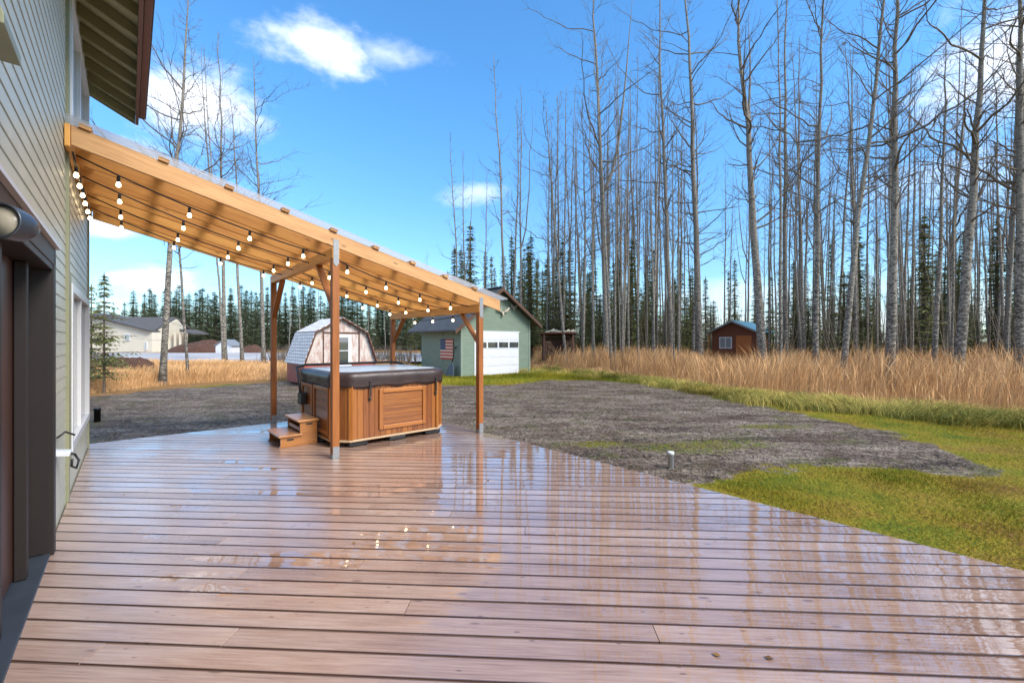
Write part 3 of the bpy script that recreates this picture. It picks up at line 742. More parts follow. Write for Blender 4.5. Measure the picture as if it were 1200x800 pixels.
def side_panel(a, b, z0, z1, fw):
    a = Vector(a+(0,)); b = Vector(b+(0,)); d_ = (b-a).normalized(); nn = Vector((d_.y, -d_.x, 0)); L = (b-a).length; c = (a+b)/2
    t = tm(); zc = (z0+z1)/2; hz = (z1-z0)/2
    t.obox(a+d_*fw/2+nn*.017+Vector((0,0,zc)), d_*fw/2, nn*.014, (0,0,hz)); t.obox(b-d_*fw/2+nn*.017+Vector((0,0,zc)), d_*fw/2, nn*.014, (0,0,hz))
    t.obox(c+nn*.017+Vector((0,0,z1-fw/2)), d_*(L/2-fw-.001), nn*.014, (0,0,fw/2)); t.obox(c+nn*.017+Vector((0,0,z0+fw/2)), d_*(L/2-fw-.001), nn*.014, (0,0,fw/2))
    fo = t.build('panel_frame', 'cedar_l', tub, .006)
    t = tm(); n = 18; hh = (z1-z0-2*fw)/n
    for j in range(n): t.obox(c+nn*(.006)+Vector((0,0,z0+fw+hh*(j+.5))), d_*(L/2-fw-.004), nn*.006, (0,0,hh*.47))
    t.build('panel_slats', 'cedar', fo, .002)
side_panel((2.74,TU0),(3.52,TU0), .20, .80, .06)
side_panel((TV0,6.92),(TV0,6.26), .16, .84, .05); side_panel((TV0,7.52),(TV0,6.98), .16, .84, .05)
side_panel((TV1,6.5),(TV1,7.2), .20, .80, .06)
t = tm()
for a in (oc[0], oc[1], oc[7], oc[2], oc[6]):
    cx_ = Vector(a+(0,)); d_ = (cx_-Vector((3.03,6.86,0))).normalized(); t.obox(cx_+d_*.006+Vector((0,0,.485)), Vector((-d_.y,d_.x,0))*.03, d_*.014, (0,0,.38))
t.build('corner_post', 'cedar_l', tub, .004)
t = tm(); t.prism([(a, b, .078) for a, b in octo(TV0-.02, TV1+.02, TU0-.02, TU1+.02, TC)], (0,0,.028)); t.build('base_trim', 'cedar_edge', tub, .004)
t = tm()
for v, u in ((2.45,6.12),(3.05,6.10),(3.68,6.12),(2.25,6.7),(2.45,7.5),(3.7,7.4)): t.box(v-.14, v+.14, u-.10, u+.10, .002, .076)
t.build('support_pad', 'black', tub, .02)
# cover: a rounded slab with skirt, slightly wavy
def cover_ring(g, z, wav, n=14):
    P = []
    pts = octo(TV0-g, TV1+g, TU0-g, TU1+g, TC+g*.3)
    for i in range(8):
        a, b = pts[i], pts[(i+1)%8]; m_ = n if i % 2 == 0 else 5
        for j in range(m_):
            f = j/m_; x = a[0]+(b[0]-a[0])*f; y = a[1]+(b[1]-a[1])*f
            ph = (x*9.1+y*7.3); o = wav*math.sin(ph*1.9)*math.sin(ph*.7+1); dx, dy = x-3.03, y-6.86; l = math.hypot(dx, dy)
            P.append((x+dx/l*o, y+dy/l*o, z+wav*1.3*math.sin(ph*1.3)))
    return P
rings = [cover_ring(-.01,.85,.0), cover_ring(.03,.84,.014), cover_ring(.03,.88,.010), cover_ring(.035,.94,.012), cover_ring(.04,.985,.004), cover_ring(.03,1.03,.003), cover_ring(.005,1.052,.002), cover_ring(-.07,1.062,0)]
t = tm(); nn_ = len(rings[0]); vs = [p for r_ in rings for p in r_]; fs = []
for i in range(len(rings)-1):
    for j in range(nn_): fs.append((i*nn_+j, i*nn_+(j+1)%nn_, (i+1)*nn_+(j+1)%nn_, (i+1)*nn_+j))
t.add(vs, fs, None, True); cvr = t.build('cover', 'cover', tub)
t = tm(); top = cover_ring(-.07, 1.0622, 0); t.add(top+[(3.03,6.86,1.085)], [(j, (j+1)%nn_, nn_) for j in range(nn_)], None, True); t.build('cover_top', 'covertop', cvr)
for u_, v_ in ((TU0-.055, 2.60), (TU0-.055, 3.70)):
    t = tm(); t.box(v_-.012, v_+.012, u_+.01, u_+.014, .70, .93); t.build('strap', 'black', tub, .002)
    t = tm(); t.box(v_-.016, v_+.016, u_+.02, u_+.04, .64, .69); t.build('buckle', 'black', tub, .006)
t = tm(); zt_ = 1.10
t.tube([(TV0-.08,7.35,.62),(TV0-.09,7.45,.95),(TV0-.05,7.70,1.07),(TV0+.1,7.80,1.10),(TV1-.1,7.80,1.10),(TV1+.06,7.70,1.07),(TV1+.08,7.4,.95),(TV1+.08,7.3,.62)], .022, 10)
t.box(TV0-.11, TV0-.03, 7.25, 7.42, .50, .68); t.build('cover_lifter', 'black', tub)

# steps
stp, so_ = hthing('tub_steps', 'small two tread cedar step set beside the hot tub', 'steps', (1.85, 6.95), 0)
U0s, U1s = 6.62, 7.28
for v0, v1, zt_ in ((1.58,1.86,.175),(1.83,2.09,.365)):
    t = MB(so_)
    t.box(v0-.03, v1, U0s-.03, U1s+.03, zt_-.028, zt_); t.build('tread', 'step', stp, .006)
for u in (U0s, U1s-.028):
    t = MB(so_)
    t.prism([(1.58,u,.03),(1.56,u,.0),(2.07,u,.0),(2.07,u,.335),(1.835,u,.335),(1.835,u,.145),(1.58,u,.145)], (0,.028,0)); t.build('side_panel', 'step', stp, .003)
    if u == U0s:
        t = MB(so_)
        for vc, zc in ((1.705,.105),(1.96,.30)): t.box(vc-.045, vc+.045, u-.002, u+.001, zc-.012, zc+.012)
        t.build('hand_hole', 'black', stp)
t = MB(so_); t.box(1.845, 1.865, U0s+.03, U1s-.03, .2, .25); t.build('rail', 'step', stp)

# ------------------------------------------------------------------ pipes
px_, py_ = G(786, 549); t = MB((px_,py_,GZ)); lathe(t, (px_,py_,GZ-.05), (0,0,1), [(0,.038),(.24,.038),(.24,.043),(.275,.043),(.28,.038)], 24)
tag(t.build('drain_pipe', 'pvc'), 'short capped white plastic pipe standing in the gravel beside the deck', 'pipe')
px_, py_ = G(114, 494); t = MB((px_,py_,GZ)); lathe(t, (px_,py_,GZ-.05), (0,0,1), [(0,.055),(.30,.055),(.30,.062),(.34,.062),(.345,.05)], 24)
tag(t.build('well_pipe', 'black'), 'stubby black pipe in the gravel just past the house corner', 'pipe')

# ------------------------------------------------------------------ green shed
gs, go = hthing('green_garage', 'small sage green garage with white overhead door and dark gable roof', 'garage', (14.1, 18.6), GZ)
def gm(): return MB(go)
A0, A1, B0, B1 = 11.8, 16.4, 16.8, 20.5; APX = 14.1; ZA = 4.15
def gz(v): return ZA-(APX-v)*.76 if v < APX else ZA-(v-APX)*.66
t = gm(); prof = [(A0,GZ-.1),(A1,GZ-.1),(A1,gz(A1)),(APX,ZA),(A0,gz(A0))]
t.prism([(a, B0, z) for a, z in prof], (0, B1-B0, 0)); t.build('wall', 'green', gs)
t = gm()
for (v0, v1) in ((A0-.62, APX), (APX, A1+.5)):
    z0, z1 = gz(v0)+.03, gz(v1)+.03
    t.prism([(v0,B0-.42,z0),(v1,B0-.42,z1),(v1,B0-.42,z1+.08),(v0,B0-.42,z0+.08)], (0,B1-B0+.85,0))
ro = t.build('roof', 'shedroof', gs)
t = gm()
for (v0, v1) in ((A0-.62, APX), (APX, A1+.5)):
    z0, z1 = gz(v0)-.06, gz(v1)-.06
    t.prism([(v0,B0-.46,z0-.03),(v1,B0-.46,z1-.03),(v1,B0-.46,z1+.12),(v0,B0-.46,z0+.12)], (0,.035,0))
t.build('barge_board', 'darkwood', ro)
t = gm(); t.bar((APX,B0-.45,ZA+.125),(APX,B1+.42,ZA+.125), .28, .02); t.build('ridge_cap', 'galv', ro)
t = gm()
for v in (A0+.05, A1-.05): t.box(v-.055, v+.055, B0-.02, B0-.002, GZ, gz(v)-.02)
t.box(A0-.02, A0-.002, B0-.02, B0+.1, GZ, gz(A0)-.05); t.box(A0-.015, A0-.002, B0+1.55, B0+1.6, GZ, gz(A0)); t.build('corner_trim', 'greentrim', gs)
D0, D1 = 12.66, 15.55; DT = 1.98
t = gm(); t.box(D0-.08,D0,B0-.03,B0-.002,GZ,DT+.06); t.box(D0-.0,D1+.06,B0-.028,B0-.002,DT,DT+.05); t.build('door_frame', 'white', gs)
t = gm(); nr = 5; hh = (DT-GZ)/nr
gd_ = None
for i in range(nr): t.box(D0+.01, D1-.01, B0-.024, B0-.004, GZ+.02+i*hh, GZ+.02+(i+1)*hh-.025)
t.box(D0+.01, D1-.01, B0-.006, B0-.003, GZ+.02, DT-.01)
gd = t.build('overhead_door', 'white', gs, .004)
for i in range(nr):
    if i == 3: continue
    t = gm()
    for j in range(4):
        w_ = (D1-D0)/4; t.box(D0+w_*j+.09, D0+w_*(j+1)-.09, B0-.030, B0-.0245, GZ+.09+i*hh, GZ+hh-.10+i*hh)
    t.build('door_relief', 'white', gd, .003)
for j in range(4):
    w_ = (D1-D0)/4; t = gm(); t.box(D0+w_*j+.045, D0+w_*(j+1)-.045, B0-.029, B0-.0245, GZ+.07+3*hh, GZ+hh-.08+3*hh); t.build('pane', 'glass', gd)
# antlers, flag, scoop
def antlers(label, v, z, sc_, rt=0):
    e, eo = hthing('antlers', label, 'antlers', (v, B0-.05), z)
    t = MB(eo); t.tube([(v,B0-.01,z+.1*sc_),(v,B0-.10,z),(v,B0-.14,z-.16*sc_)], [.05*sc_,.075*sc_,.035*sc_], 8); t.build('skull', 'bone', e)
    for s_ in (-1, 1):
        t = MB(eo); t.tube([(v,B0-.08,z+.05),(v+s_*.22*sc_,B0-.12,z+.12*sc_),(v+s_*.40*sc_,B0-.2,z+.30*sc_)], [.035*sc_,.06*sc_,.015*sc_], 7)
        for a_, b_, c_ in ((.14,.05,.30),(.25,.22,.36),(.34,.10,.12)):
            t.tube([(v+s_*a_*sc_,B0-.12,z+.12*sc_),(v+s_*(a_+b_*.5)*sc_,B0-.16,z+c_*sc_)], [.03*sc_,.008], 6)
        t.build('antler', 'bone', e)
antlers('bleached antler rack on the green gable above the white garage door', 14.35, 2.95, 1.0)
antlers('small pale antlers hung under the right roof slope of the green garage', 15.1, 3.25, .6)
def flagmat():
    m, nt, b = newmat('flag_cloth'); k = N(nt); uv = uvn(k); s = k.n('ShaderNodeSeparateXYZ'); k.l(uv, s.inputs[0])
    st = k.math('GREATER_THAN', k.math('FRACT', k.math('MULTIPLY', s.outputs[1], 6.5)), .5)
    c = k.mix(st, (.50,.075,.05), (.62,.52,.42)) 
    can = k.math('MULTIPLY', k.math('LESS_THAN', s.outputs[0], .42), k.math('GREATER_THAN', s.outputs[1], .4615))
    v = k.n('ShaderNodeTexVoronoi'); k.l(k.mapv(uv, (16,11,1)), v.inputs['Vector']); v.inputs['Scale'].default_value = 1; v.inputs['Randomness'].default_value = .1
    star = k.mr(v.outputs['Distance'], .14, .2, 1, 0)
    c = k.mix(can, c, k.mix(star, (.03,.05,.13), (.6,.6,.6)))
    k.l(c, b.inputs['Base Color']); b.inputs['Roughness'].default_value = .8; return m
M['flag'] = flagmat()
fl, fo = hthing('flag', 'stars and stripes flag board on the side wall of the green garage', 'flag', (A0-.03, 18.2), 1.2)
t = MB(fo); f0, f1, fz0, fz1 = 18.55, 17.42, .62, 1.62
t.add([(A0-.045,f0,fz0),(A0-.045,f1,fz0),(A0-.045,f1,fz1),(A0-.045,f0,fz1)], [(0,1,2,3)], [[(0,0),(1,0),(1,1),(0,1)]])
t.build('flag_face', 'flag', fl); t = MB(fo); t.box(A0-.042,A0-.022,f1,f0,fz0,fz1); t.build('backing_board', 'darkwood', fl)
sh, sho = hthing('snow_scoop', 'dark snow shovel leaning on the green garage wall beside the flag', 'shovel', (A0-.4, 17.3), GZ)
t = MB(sho); t.tube([(A0-.05,17.2,1.22),(A0-.22,17.25,.45)], .022, 8); t.tube([(A0-.05,17.13,1.24),(A0-.05,17.3,1.22)], .02, 8); t.build('handle', 'black', sh)
t = MB(sho); t.prism([(A0-.20,17.22,.50),(A0-.26,17.0,.25),(A0-.35,16.92,GZ+.01),(A0-.33,17.62,GZ+.01),(A0-.26,17.48,.25)], (-.03,0,0)); t.build('blade', 'shovelg', sh, .01)

# ------------------------------------------------------------------ gambrel barn
bn, bo = hthing('gambrel_shed', 'small weathered gambrel roof shed with white shingles and red lower walls', 'shed', (6.2, 18.2), GZ)
def bm_(): return MB(bo)
V0, V1, Ub, Ue = 4.86, 7.70, 17.1, 19.5; VM = (V0+V1)/2
prof = [(V0,.62),(V0+.42,1.86),(VM,2.42),(V1-.42,1.86),(V1,.62)]
t = bm_(); t.box(V0+.03,V1-.03,Ub+.02,Ue-.02,GZ+.08,.63); t.build('lower_wall', 'barnred', bn)
t = bm_(); t.prism([(a,Ub+.03,z-.02) for a, z in prof], (0,Ue-Ub-.06,0)); gw = t.build('gable_wall', 'weath', bn)
t = bm_()
for i in range(4):
    a, b = prof[i], prof[i+1]; L = math.hypot(b[0]-a[0], b[1]-a[1]); nx_, nz_ = -(b[1]-a[1])/L, (b[0]-a[0])/L
    u0, u1 = Ub-.10, Ue+.1; o_ = .03
    P = [(a[0]+nx_*o_,u0,a[1]+nz_*o_),(b[0]+nx_*o_,u0,b[1]+nz_*o_),(b[0]+nx_*o_,u1,b[1]+nz_*o_),(a[0]+nx_*o_,u1,a[1]+nz_*o_)]
    t.add(P, [(0,3,2,1)] , [[(0,i*3),(u1-u0,i*3),(u1-u0,i*3+L),(0,i*3+L)][k_] for k_ in (0,1,2,3)] and [[(0,i*3),(u1-u0,i*3),(u1-u0,i*3+L),(0,i*3+L)]])
rf = t.build('roof', 'wshing', bn); md = rf.modifiers.new('s','SOLIDIFY'); md.thickness = .03; md.offset = 0
t = bm_()
for i in range(4): t.bar((prof[i][0],Ub-.10,prof[i][1]),(prof[i+1][0],Ub-.10,prof[i+1][1]), .05, .075, (0,1,0))
t.build('gable_trim', 'rust', bn)
t = bm_()
for v in (V0+.72, V1-.72): t.box(v-.02,v+.02,Ub+.005,Ub+.028,.62,1.9)
t.box(V0+.72,V1-.72,Ub+.004,Ub+.028,1.82,1.87); t.box(VM-.36,VM-.33,Ub+.003,Ub+.028,.62,1.82); t.build('batten', 'rust', gw)
t = bm_(); d0, d1 = VM-.25, VM+.38
t.box(d0,d0+.08,Ub-.01,Ub+.026,GZ+.12,1.76); t.box(d1-.13,d1,Ub-.01,Ub+.026,GZ+.12,1.76); t.box(d0+.08,d1-.13,Ub-.01,Ub+.026,1.66,1.76); t.box(d0+.08,d1-.13,Ub-.01,Ub+.026,.55,.62); t.box(d0+.08,d1-.13,Ub-.008,Ub+.026,GZ+.12,.55); t.box(d0+.08,d1-.13,Ub-.01,Ub+.02,1.12,1.15)
dr = t.build('door', 'white', bn)
t = bm_(); t.box(d0+.08,d1-.13,Ub+.004,Ub+.012,.62,1.66); t.build('pane', 'glass', dr)
t = bm_(); t.box(V0+.2,V0+.35,Ub,Ue,GZ-.02,GZ+.09); t.box(V1-.35,V1-.2,Ub,Ue,GZ-.02,GZ+.09); t.build('skid', 'darkwood', bn)

# ------------------------------------------------------------------ red cabin
cbn, co_ = hthing('red_cabin', 'small red brown cabin with teal metal roof in the wood behind tall grass', 'cabin', (36, 13.2), GZ)
def cm_(): return MB(co_)
c0, c1, cu0, cu1 = 34.7, 38.0, 11.5, 14.7; cmid = (cu0+cu1)/2
def cz(u): return 3.02-abs(u-cmid)*.47
t = cm_(); t.prism([(c0,cu0,GZ),(c0,cu1,GZ),(c0,cu1,cz(cu1)),(c0,cmid,cz(cmid)),(c0,cu0,cz(cu0))], (c1-c0,0,0)); t.build('wall', 'cabin', cbn)
t = cm_()
for a, b in ((cu0-.3,cmid),(cmid,cu1+.35)): t.prism([(c0-.35,a,cz(a)+.02),(c0-.35,b,cz(b)+.02),(c0-.35,b,cz(b)+.09),(c0-.35,a,cz(a)+.09)], (c1-c0+.7,0,0))
cr_ = t.build('roof', 'teal', cbn)
t = cm_()
for a, b in ((cu0-.3,cmid),(cmid,cu1+.35)): t.prism([(c0-.38,a,cz(a)-.04),(c0-.38,b,cz(b)-.04),(c0-.38,b,cz(b)+.10),(c0-.38,a,cz(a)+.10)], (.03,0,0))
t.build('barge_board', 'galv', cr_)
t = cm_(); wu0, wu1, wz0, wz1 = 13.2, 14.15, .95, 1.85; x = c0-.03
t.box(x,c0-.002,wu0,wu0+.08,wz0,wz1); t.box(x,c0-.002,wu1-.08,wu1,wz0,wz1); t.box(x,c0-.002,wu0+.08,wu1-.08,wz1-.08,wz1); t.box(x,c0-.002,wu0+.08,wu1-.08,wz0,wz0+.08); t.box(x,c0-.002,(wu0+wu1)/2-.03,(wu0+wu1)/2+.03,wz0+.08,wz1-.08)
wn = t.build('window', 'vinyl', cbn); t = cm_(); t.box(c0-.012,c0-.004,wu0+.08,wu1-.08,wz0+.08,wz1-.08); t.build('pane', 'glass_l', wn)
t = cm_(); t.box(c0-.03,c0-.002,11.8,12.9,GZ,1.95); t.build('door', 'cabin_door', cbn)
t = cm_(); t.box(c0-.3,c0-.22,cu1+.12,cu1+.22,GZ,cz(cu1)); t.build('porch_post', 'fir_out', cbn)

# ------------------------------------------------------------------ firewood shelter
wx0, wy0 = G(636, 429.5); wx1 = wx0+2.05; wd = wy0
ws = thing('wood_shelter', 'open dark timber shelter stacked with firewood and salvage right of the green garage', 'shelter', ((wx0+wx1)/2, wd, GZ)); wo_ = ((wx0+wx1)/2, wd, GZ)
for x in (wx0+.06, wx1-.06):
    for y in (wd-.5, wd+.6): t = MB(wo_); t.box(x-.06,x+.06,y-.06,y+.06,GZ,1.95-(y-wd)*.12); t.build('post', 'darkwood', ws)
t = MB(wo_); t.prism([(wx0-.15,wd-.65,2.03),(wx1+.15,wd-.65,2.03),(wx1+.15,wd+.75,1.86),(wx0-.15,wd+.75,1.86)], (0,0,.07)); t.build('roof', 'rust', ws)
t = MB(wo_); t.box(wx0,wx1,wd-.5,wd+.6,.62,.70); t.build('shelf', 'darkwood', ws)
t = MB(wo_); t.box(wx0+.02,wx1-.02,wd+.56,wd+.6,.7,1.8); t.build('back_panel', 'darkwood', ws)
fwd = MB(wo_)
for r_ in range(7):
    for c_ in range(13):
        x = wx0+.2+c_*.14+(r_%2)*.06; z = .77+r_*.115
        if z > .8+.45*(1+math.sin(c_*.7+1)): continue
        fwd.tube([(x,wd-.42+random.uniform(-.05,.05),z),(x,wd+.1,z)], .062, 6, smooth=False)
tag(fwd.build('firewood', 'logw'), 'stack of split firewood lying on the shelf of the dark shelter', 'firewood')
jk = MB((wx0+1,wd,2.1))
for i in range(9):
    x = wx0+.15+i*.22; jk.tube([(x,wd-.3,2.12),(x+.2+random.random()*.2,wd-.2,2.16+random.random()*.16),(x+.45,wd,2.13)], [.05,.06,.03], 6)
tag(jk.build('salvage_pile', 'bone'), 'jumble of pale bones and sticks lying on the roof of the wood shelter', 'pile', kind='stuff')

# ------------------------------------------------------------------ neighbour house, shed, mound
nh = thing('cream_house', 'cream neighbour house with grey gable roofs beyond the frosty road', 'house', (-60, 70, GZ)); no = (-60,70,GZ)
def PX(px, Y): return (px-600)/500*Y
def PZ(py, Y): return 1.5+(400-py)/500*Y
gzn = PZ(413, 68)
t = MB(no); Y = 68; x0, x1, xa = PX(30,Y), PX(178,Y), PX(96,Y); ze = PZ(389,Y)
t.prism([(x0,Y,gzn),(x1,Y,gzn),(x1,Y,ze),(xa,Y,PZ(369,Y)),(x0,Y,ze+.3)], (0,6,0)); t.build('gable_wall', 'cream', nh)
t = MB(no)
for a, b in (((x0-.6,ze+.1),(xa,PZ(368,Y)+.1)),((xa,PZ(368,Y)+.1),(x1+.1,ze+.05))): t.prism([(a[0],Y-.6,a[1]),(b[0],Y-.6,b[1]),(b[0],Y-.6,b[1]+.25),(a[0],Y-.6,a[1]+.25)], (0,6.6,0))
t.build('roof', 'roofgrey', nh)
t = MB(no); Y2 = 69; xa2, xb2, xc2 = PX(160,Y2)-2, PX(184,Y2), PX(203,Y2+3); zr = PZ(373,Y2+3)
t.prism([(xb2,Y2,gzn),(xc2+.2,Y2+6,gzn),(xc2+.2,Y2+6,PZ(388,Y2+4)),(xb2+1.4,Y2+2.5,zr-.2),(xb2,Y2,PZ(388,Y2))], (-6,0,0)); t.build('side_wing', 'cream', nh)
t = MB(no); t.prism([(xb2-.2,Y2-.7,PZ(389,Y2)),(xb2+1.2,Y2+2.6,zr),(xb2+1.2,Y2+2.6,zr+.2),(xb2-.2,Y2-.7,PZ(389,Y2)+.2)], (-9,0,0)); t.prism([(xb2+1.2,Y2+2.6,zr),(xc2+.8,Y2+6.5,PZ(388,Y2+4)),(xc2+.8,Y2+6.5,PZ(388,Y2+4)+.2),(xb2+1.2,Y2+2.6,zr+.2)], (-9,0,0)); t.build('wing_roof', 'roofgrey', nh)
t = MB(no); xp0, xp1 = PX(199,Y2), PX(214,Y2); t.prism([(xp0,Y2+2,PZ(385,Y2)),(xp1,Y2+2,PZ(390,Y2)),(xp1,Y2+2,PZ(391.5,Y2)),(xp0,Y2+2,PZ(388,Y2))], (0,4,0)); t.build('porch_roof', 'roofgrey', nh)
for p in (203,209): t = MB(no); t.box(PX(p,Y2+2),PX(p,Y2+2)+.25,Y2+2.1,Y2+2.35,gzn,PZ(389,Y2)); t.build('porch_post', 'cream', nh)
for (pa, pb, ya, yb) in ((146,153,391,399),(170,173,400,410)):
    t = MB(no); t.box(PX(pa,Y),PX(pb,Y),Y-.1,Y-.01,PZ(yb,Y),PZ(ya,Y)); wi = t.build('window', 'white', nh)
    t = MB(no); t.box(PX(pa,Y)+.15,PX(pb,Y)-.15,Y-.13,Y-.11,PZ(yb,Y)+.15,PZ(ya,Y)-.15); t.build('pane', 'glass_l', wi)
us = thing('white_hut', 'tiny white gabled hut standing by the brown soil mound', 'hut', (PX(262,56),56,GZ)); uo = (PX(262,56),56,GZ)
t = MB(uo); xx = PX(262,56); t.prism([(xx-1.05,56,GZ),(xx+1.05,56,GZ),(xx+1.05,56,.95),(xx,56,1.65),(xx-1.05,56,.95)], (0,2,0)); t.build('wall', 'white', us)
t = MB(uo)
for s_ in (-1, 1): t.bar((xx+s_*1.25,57,.9),(xx,57,1.75), 2.4, .06, (0,0,1))
t.build('roof', 'galv', us)
# soil mound
def mound(name, cx, cy, rx, ry, h, mat, kind='structure', seed=1, base=GZ):
    n = 40; r_ = np.random.RandomState(seed); A, B = np.meshgrid(np.linspace(-1.1,1.1,n), np.linspace(-1.1,1.1,n))
    q_ = np.clip(1-A**2-B**2, 0, 1)**.8; Z = base-.05+h*q_*(1+.35*noise2(A, B, 7, seed))+.10*h*r_.rand(n, n)*(q_ > 0)
    I = np.arange(n*n).reshape(n, n); F = np.stack([I[:-1,:-1],I[:-1,1:],I[1:,1:],I[1:,:-1]], -1).reshape(-1,4)
    return tag(rawmesh(name, np.stack([cx+A*rx, cy+B*ry, Z], -1).reshape(-1,3), None, F, mat=mat, smooth=True), kind=kind)
mound('soil_mound', PX(243,60), 60, 5.8, 2.6, 1.7, 'mound', seed=2); mound('soil_mound', PX(292,62), 62, 2.6, 2.0, 1.1, 'mound', seed=3)
mx, my = G(150,441); mound('soil_mound', mx, my, 1.6, 1.0, .95, 'mound', seed=6)

# ------------------------------------------------------------------ trees
def tubes_np(chains, sides_f):
    V = []; F3 = []; F4 = []; n0 = 0
    for pts, rad in chains:
        pts = np.asarray(pts); n = len(pts); s_ = sides_f(rad[0])
        d_ = np.gradient(pts, axis=0); d_ /= np.linalg.norm(d_, axis=1)[:,None]+1e-9
        ref = np.array([0,0,1.]) if abs(d_[0][2]) < .8 else np.array([1.,0,0])
        a = np.cross(d_, ref); a /= np.linalg.norm(a, axis=1)[:,None]+1e-9; b = np.cross(d_, a)
        t_ = np.arange(s_)*2*np.pi/s_
        ring = pts[:,None,:]+(a[:,None,:]*np.cos(t_)[None,:,None]+b[:,None,:]*np.sin(t_)[None,:,None])*np.asarray(rad)[:,None,None]
        V.append(ring.reshape(-1,3)); I = n0+np.arange(n*s_).reshape(n, s_); J = np.roll(I, -1, 1)
        F4.append(np.stack([I[:-1], J[:-1], J[1:], I[1:]], -1).reshape(-1,4)); n0 += n*s_
    return np.concatenate(V), np.concatenate(F4)
def birch_mesh(seed, H, r0, lean=(0,0), first=.35, nb=46, spread=1.0, fork=False, twig=True, lim=0):
    r_ = np.random.RandomState(seed); n = 16
    t_ = np.linspace(0, 1, n); wob = np.cumsum(r_.normal(0, .055, (n,2)), 0)*H/18
    P = np.stack([lean[0]*t_+wob[:,0]*t_, lean[1]*t_+wob[:,1]*t_, t_*H], -1); P[:,0] -= P[0,0]; P[:,1] -= P[0,1]
    rad = r0*(.80*(1-t_*.94)**.9)+.004; rad[0] *= 1.35
    P[0,2] = -.25
    trunk = [(P, rad)]; br = []
    def at(f):
        i = f*(n-1); j = min(int(i), n-2); return P[j]+(P[j+1]-P[j])*(i-j), rad[j]+(rad[j+1]-rad[j])*(i-j)
    if fork:
        p, rr = at(.42); m_ = 9; tt = np.linspace(0,1,m_); a_ = r_.uniform(0,6.28); L = H*.5
        off = np.stack([np.cos(a_)*L*.16*np.sqrt(tt), np.sin(a_)*L*.16*np.sqrt(tt), tt*L], -1)+np.cumsum(r_.normal(0,.05,(m_,3)),0)*[1,1,0]
        trunk.append((p+off, rr*.8*(1-tt*.93)))
    def branch(p, az_, el_, L, rr, depth):
        m_ = 6 if depth == 0 else 4
        tt = np.linspace(0, 1, m_); pts = [p]; a_, e_ = az_, el_
        for i in range(m_-1):
            st = L/(m_-1); pts.append(pts[-1]+np.array([math.cos(a_)*math.cos(e_), math.sin(a_)*math.cos(e_), math.sin(e_)])*st)
            a_ += r_.normal(0, .22); e_ += r_.normal(.05, .16)
        pts = np.array(pts); rd_ = rr*(1-tt*.85); br.append((pts, np.maximum(rd_, .0035)))
        if depth < 2 and L > .28:
            k_ = int(r_.randint(3, 6) if depth == 0 else r_.randint(1, 4))
            for _ in range(k_):
                i = r_.randint(1, m_-1) if depth == 0 else r_.randint(1, m_)
                if depth == 1 and not twig: continue
                branch(pts[i], az_+r_.choice([-1,1])*r_.uniform(.4,1.0), el_+r_.uniform(-.3,.45), L*r_.uniform(.28,.55), max(rr*.45,.004), depth+1)
    for i in range(nb):
        f = first+(1-first)*((i+r_.rand())/nb)*.97
        p, rr = at(f); low = (f-first)/(1-first)
        L = spread*H*.125*(1.05-low*.62)*r_.uniform(.3, 1.35)
        if f > .8: L *= .7
        branch(p, r_.uniform(0,6.28), r_.uniform(.15,.95)+low*.2, L, max(min(rr*.42,.05)*r_.uniform(.5,1), .010), 0)
    for i in range(lim):   # long arching limbs
        f = r_.uniform(first+.05, .85); p, rr = at(f); az_ = r_.uniform(0, 6.28); L = r_.uniform(2.0, 4.2)*H/18; m_ = 10; tt = np.linspace(0,1,m_)
        el_ = r_.uniform(.1,.6)+tt*r_.uniform(.2,.9); st = L/(m_-1); dd_ = np.stack([np.cos(az_+tt*.5)*np.cos(el_), np.sin(az_+tt*.5)*np.cos(el_), np.sin(el_)], -1)*st
        pts = p+np.concatenate([[[0,0,0]], np.cumsum(dd_[:-1]+r_.normal(0,st*.16,(m_-1,3)), 0)]); rl = max(min(rr*.5,.055),.02); br.append((pts, rl*(1-tt*.85)+.003))
        for j in range(2, m_):
            for _ in range(2): branch(pts[j], az_+r_.choice([-1,1])*r_.uniform(.4,1.2), r_.uniform(-.1,.9), r_.uniform(.25,.9)*H/18, .008, 1)
    for i in range(9):    # dead stubs low on the stem
        f = r_.uniform(.1, first); p, rr = at(f); branch(p, r_.uniform(0,6.28), r_.uniform(-.4,.4), r_.uniform(.2,.8), .009, 1)
    tv, tf = tubes_np(trunk, lambda q_: 12); bv, bf = tubes_np(br, lambda q_: 5 if q_ > .02 else (4 if q_ > .009 else 3))
    return tv, tf, bv, bf
def birch(name, label, loc, seed, H, r0, group=None, **k_):
    e = thing(name, label, 'tree', loc, 0, group); tv, tf, bv, bf = birch_mesh(seed, H, r0, **k_)
    rawmesh('trunk', tv, None, tf, mat='bark', smooth=True, parent=e); rawmesh('crown', bv, None, bf, mat='twig', smooth=True, parent=e); return e
def gh(x, y): return float(gheight(np.array([x]), np.array([y]))[0])
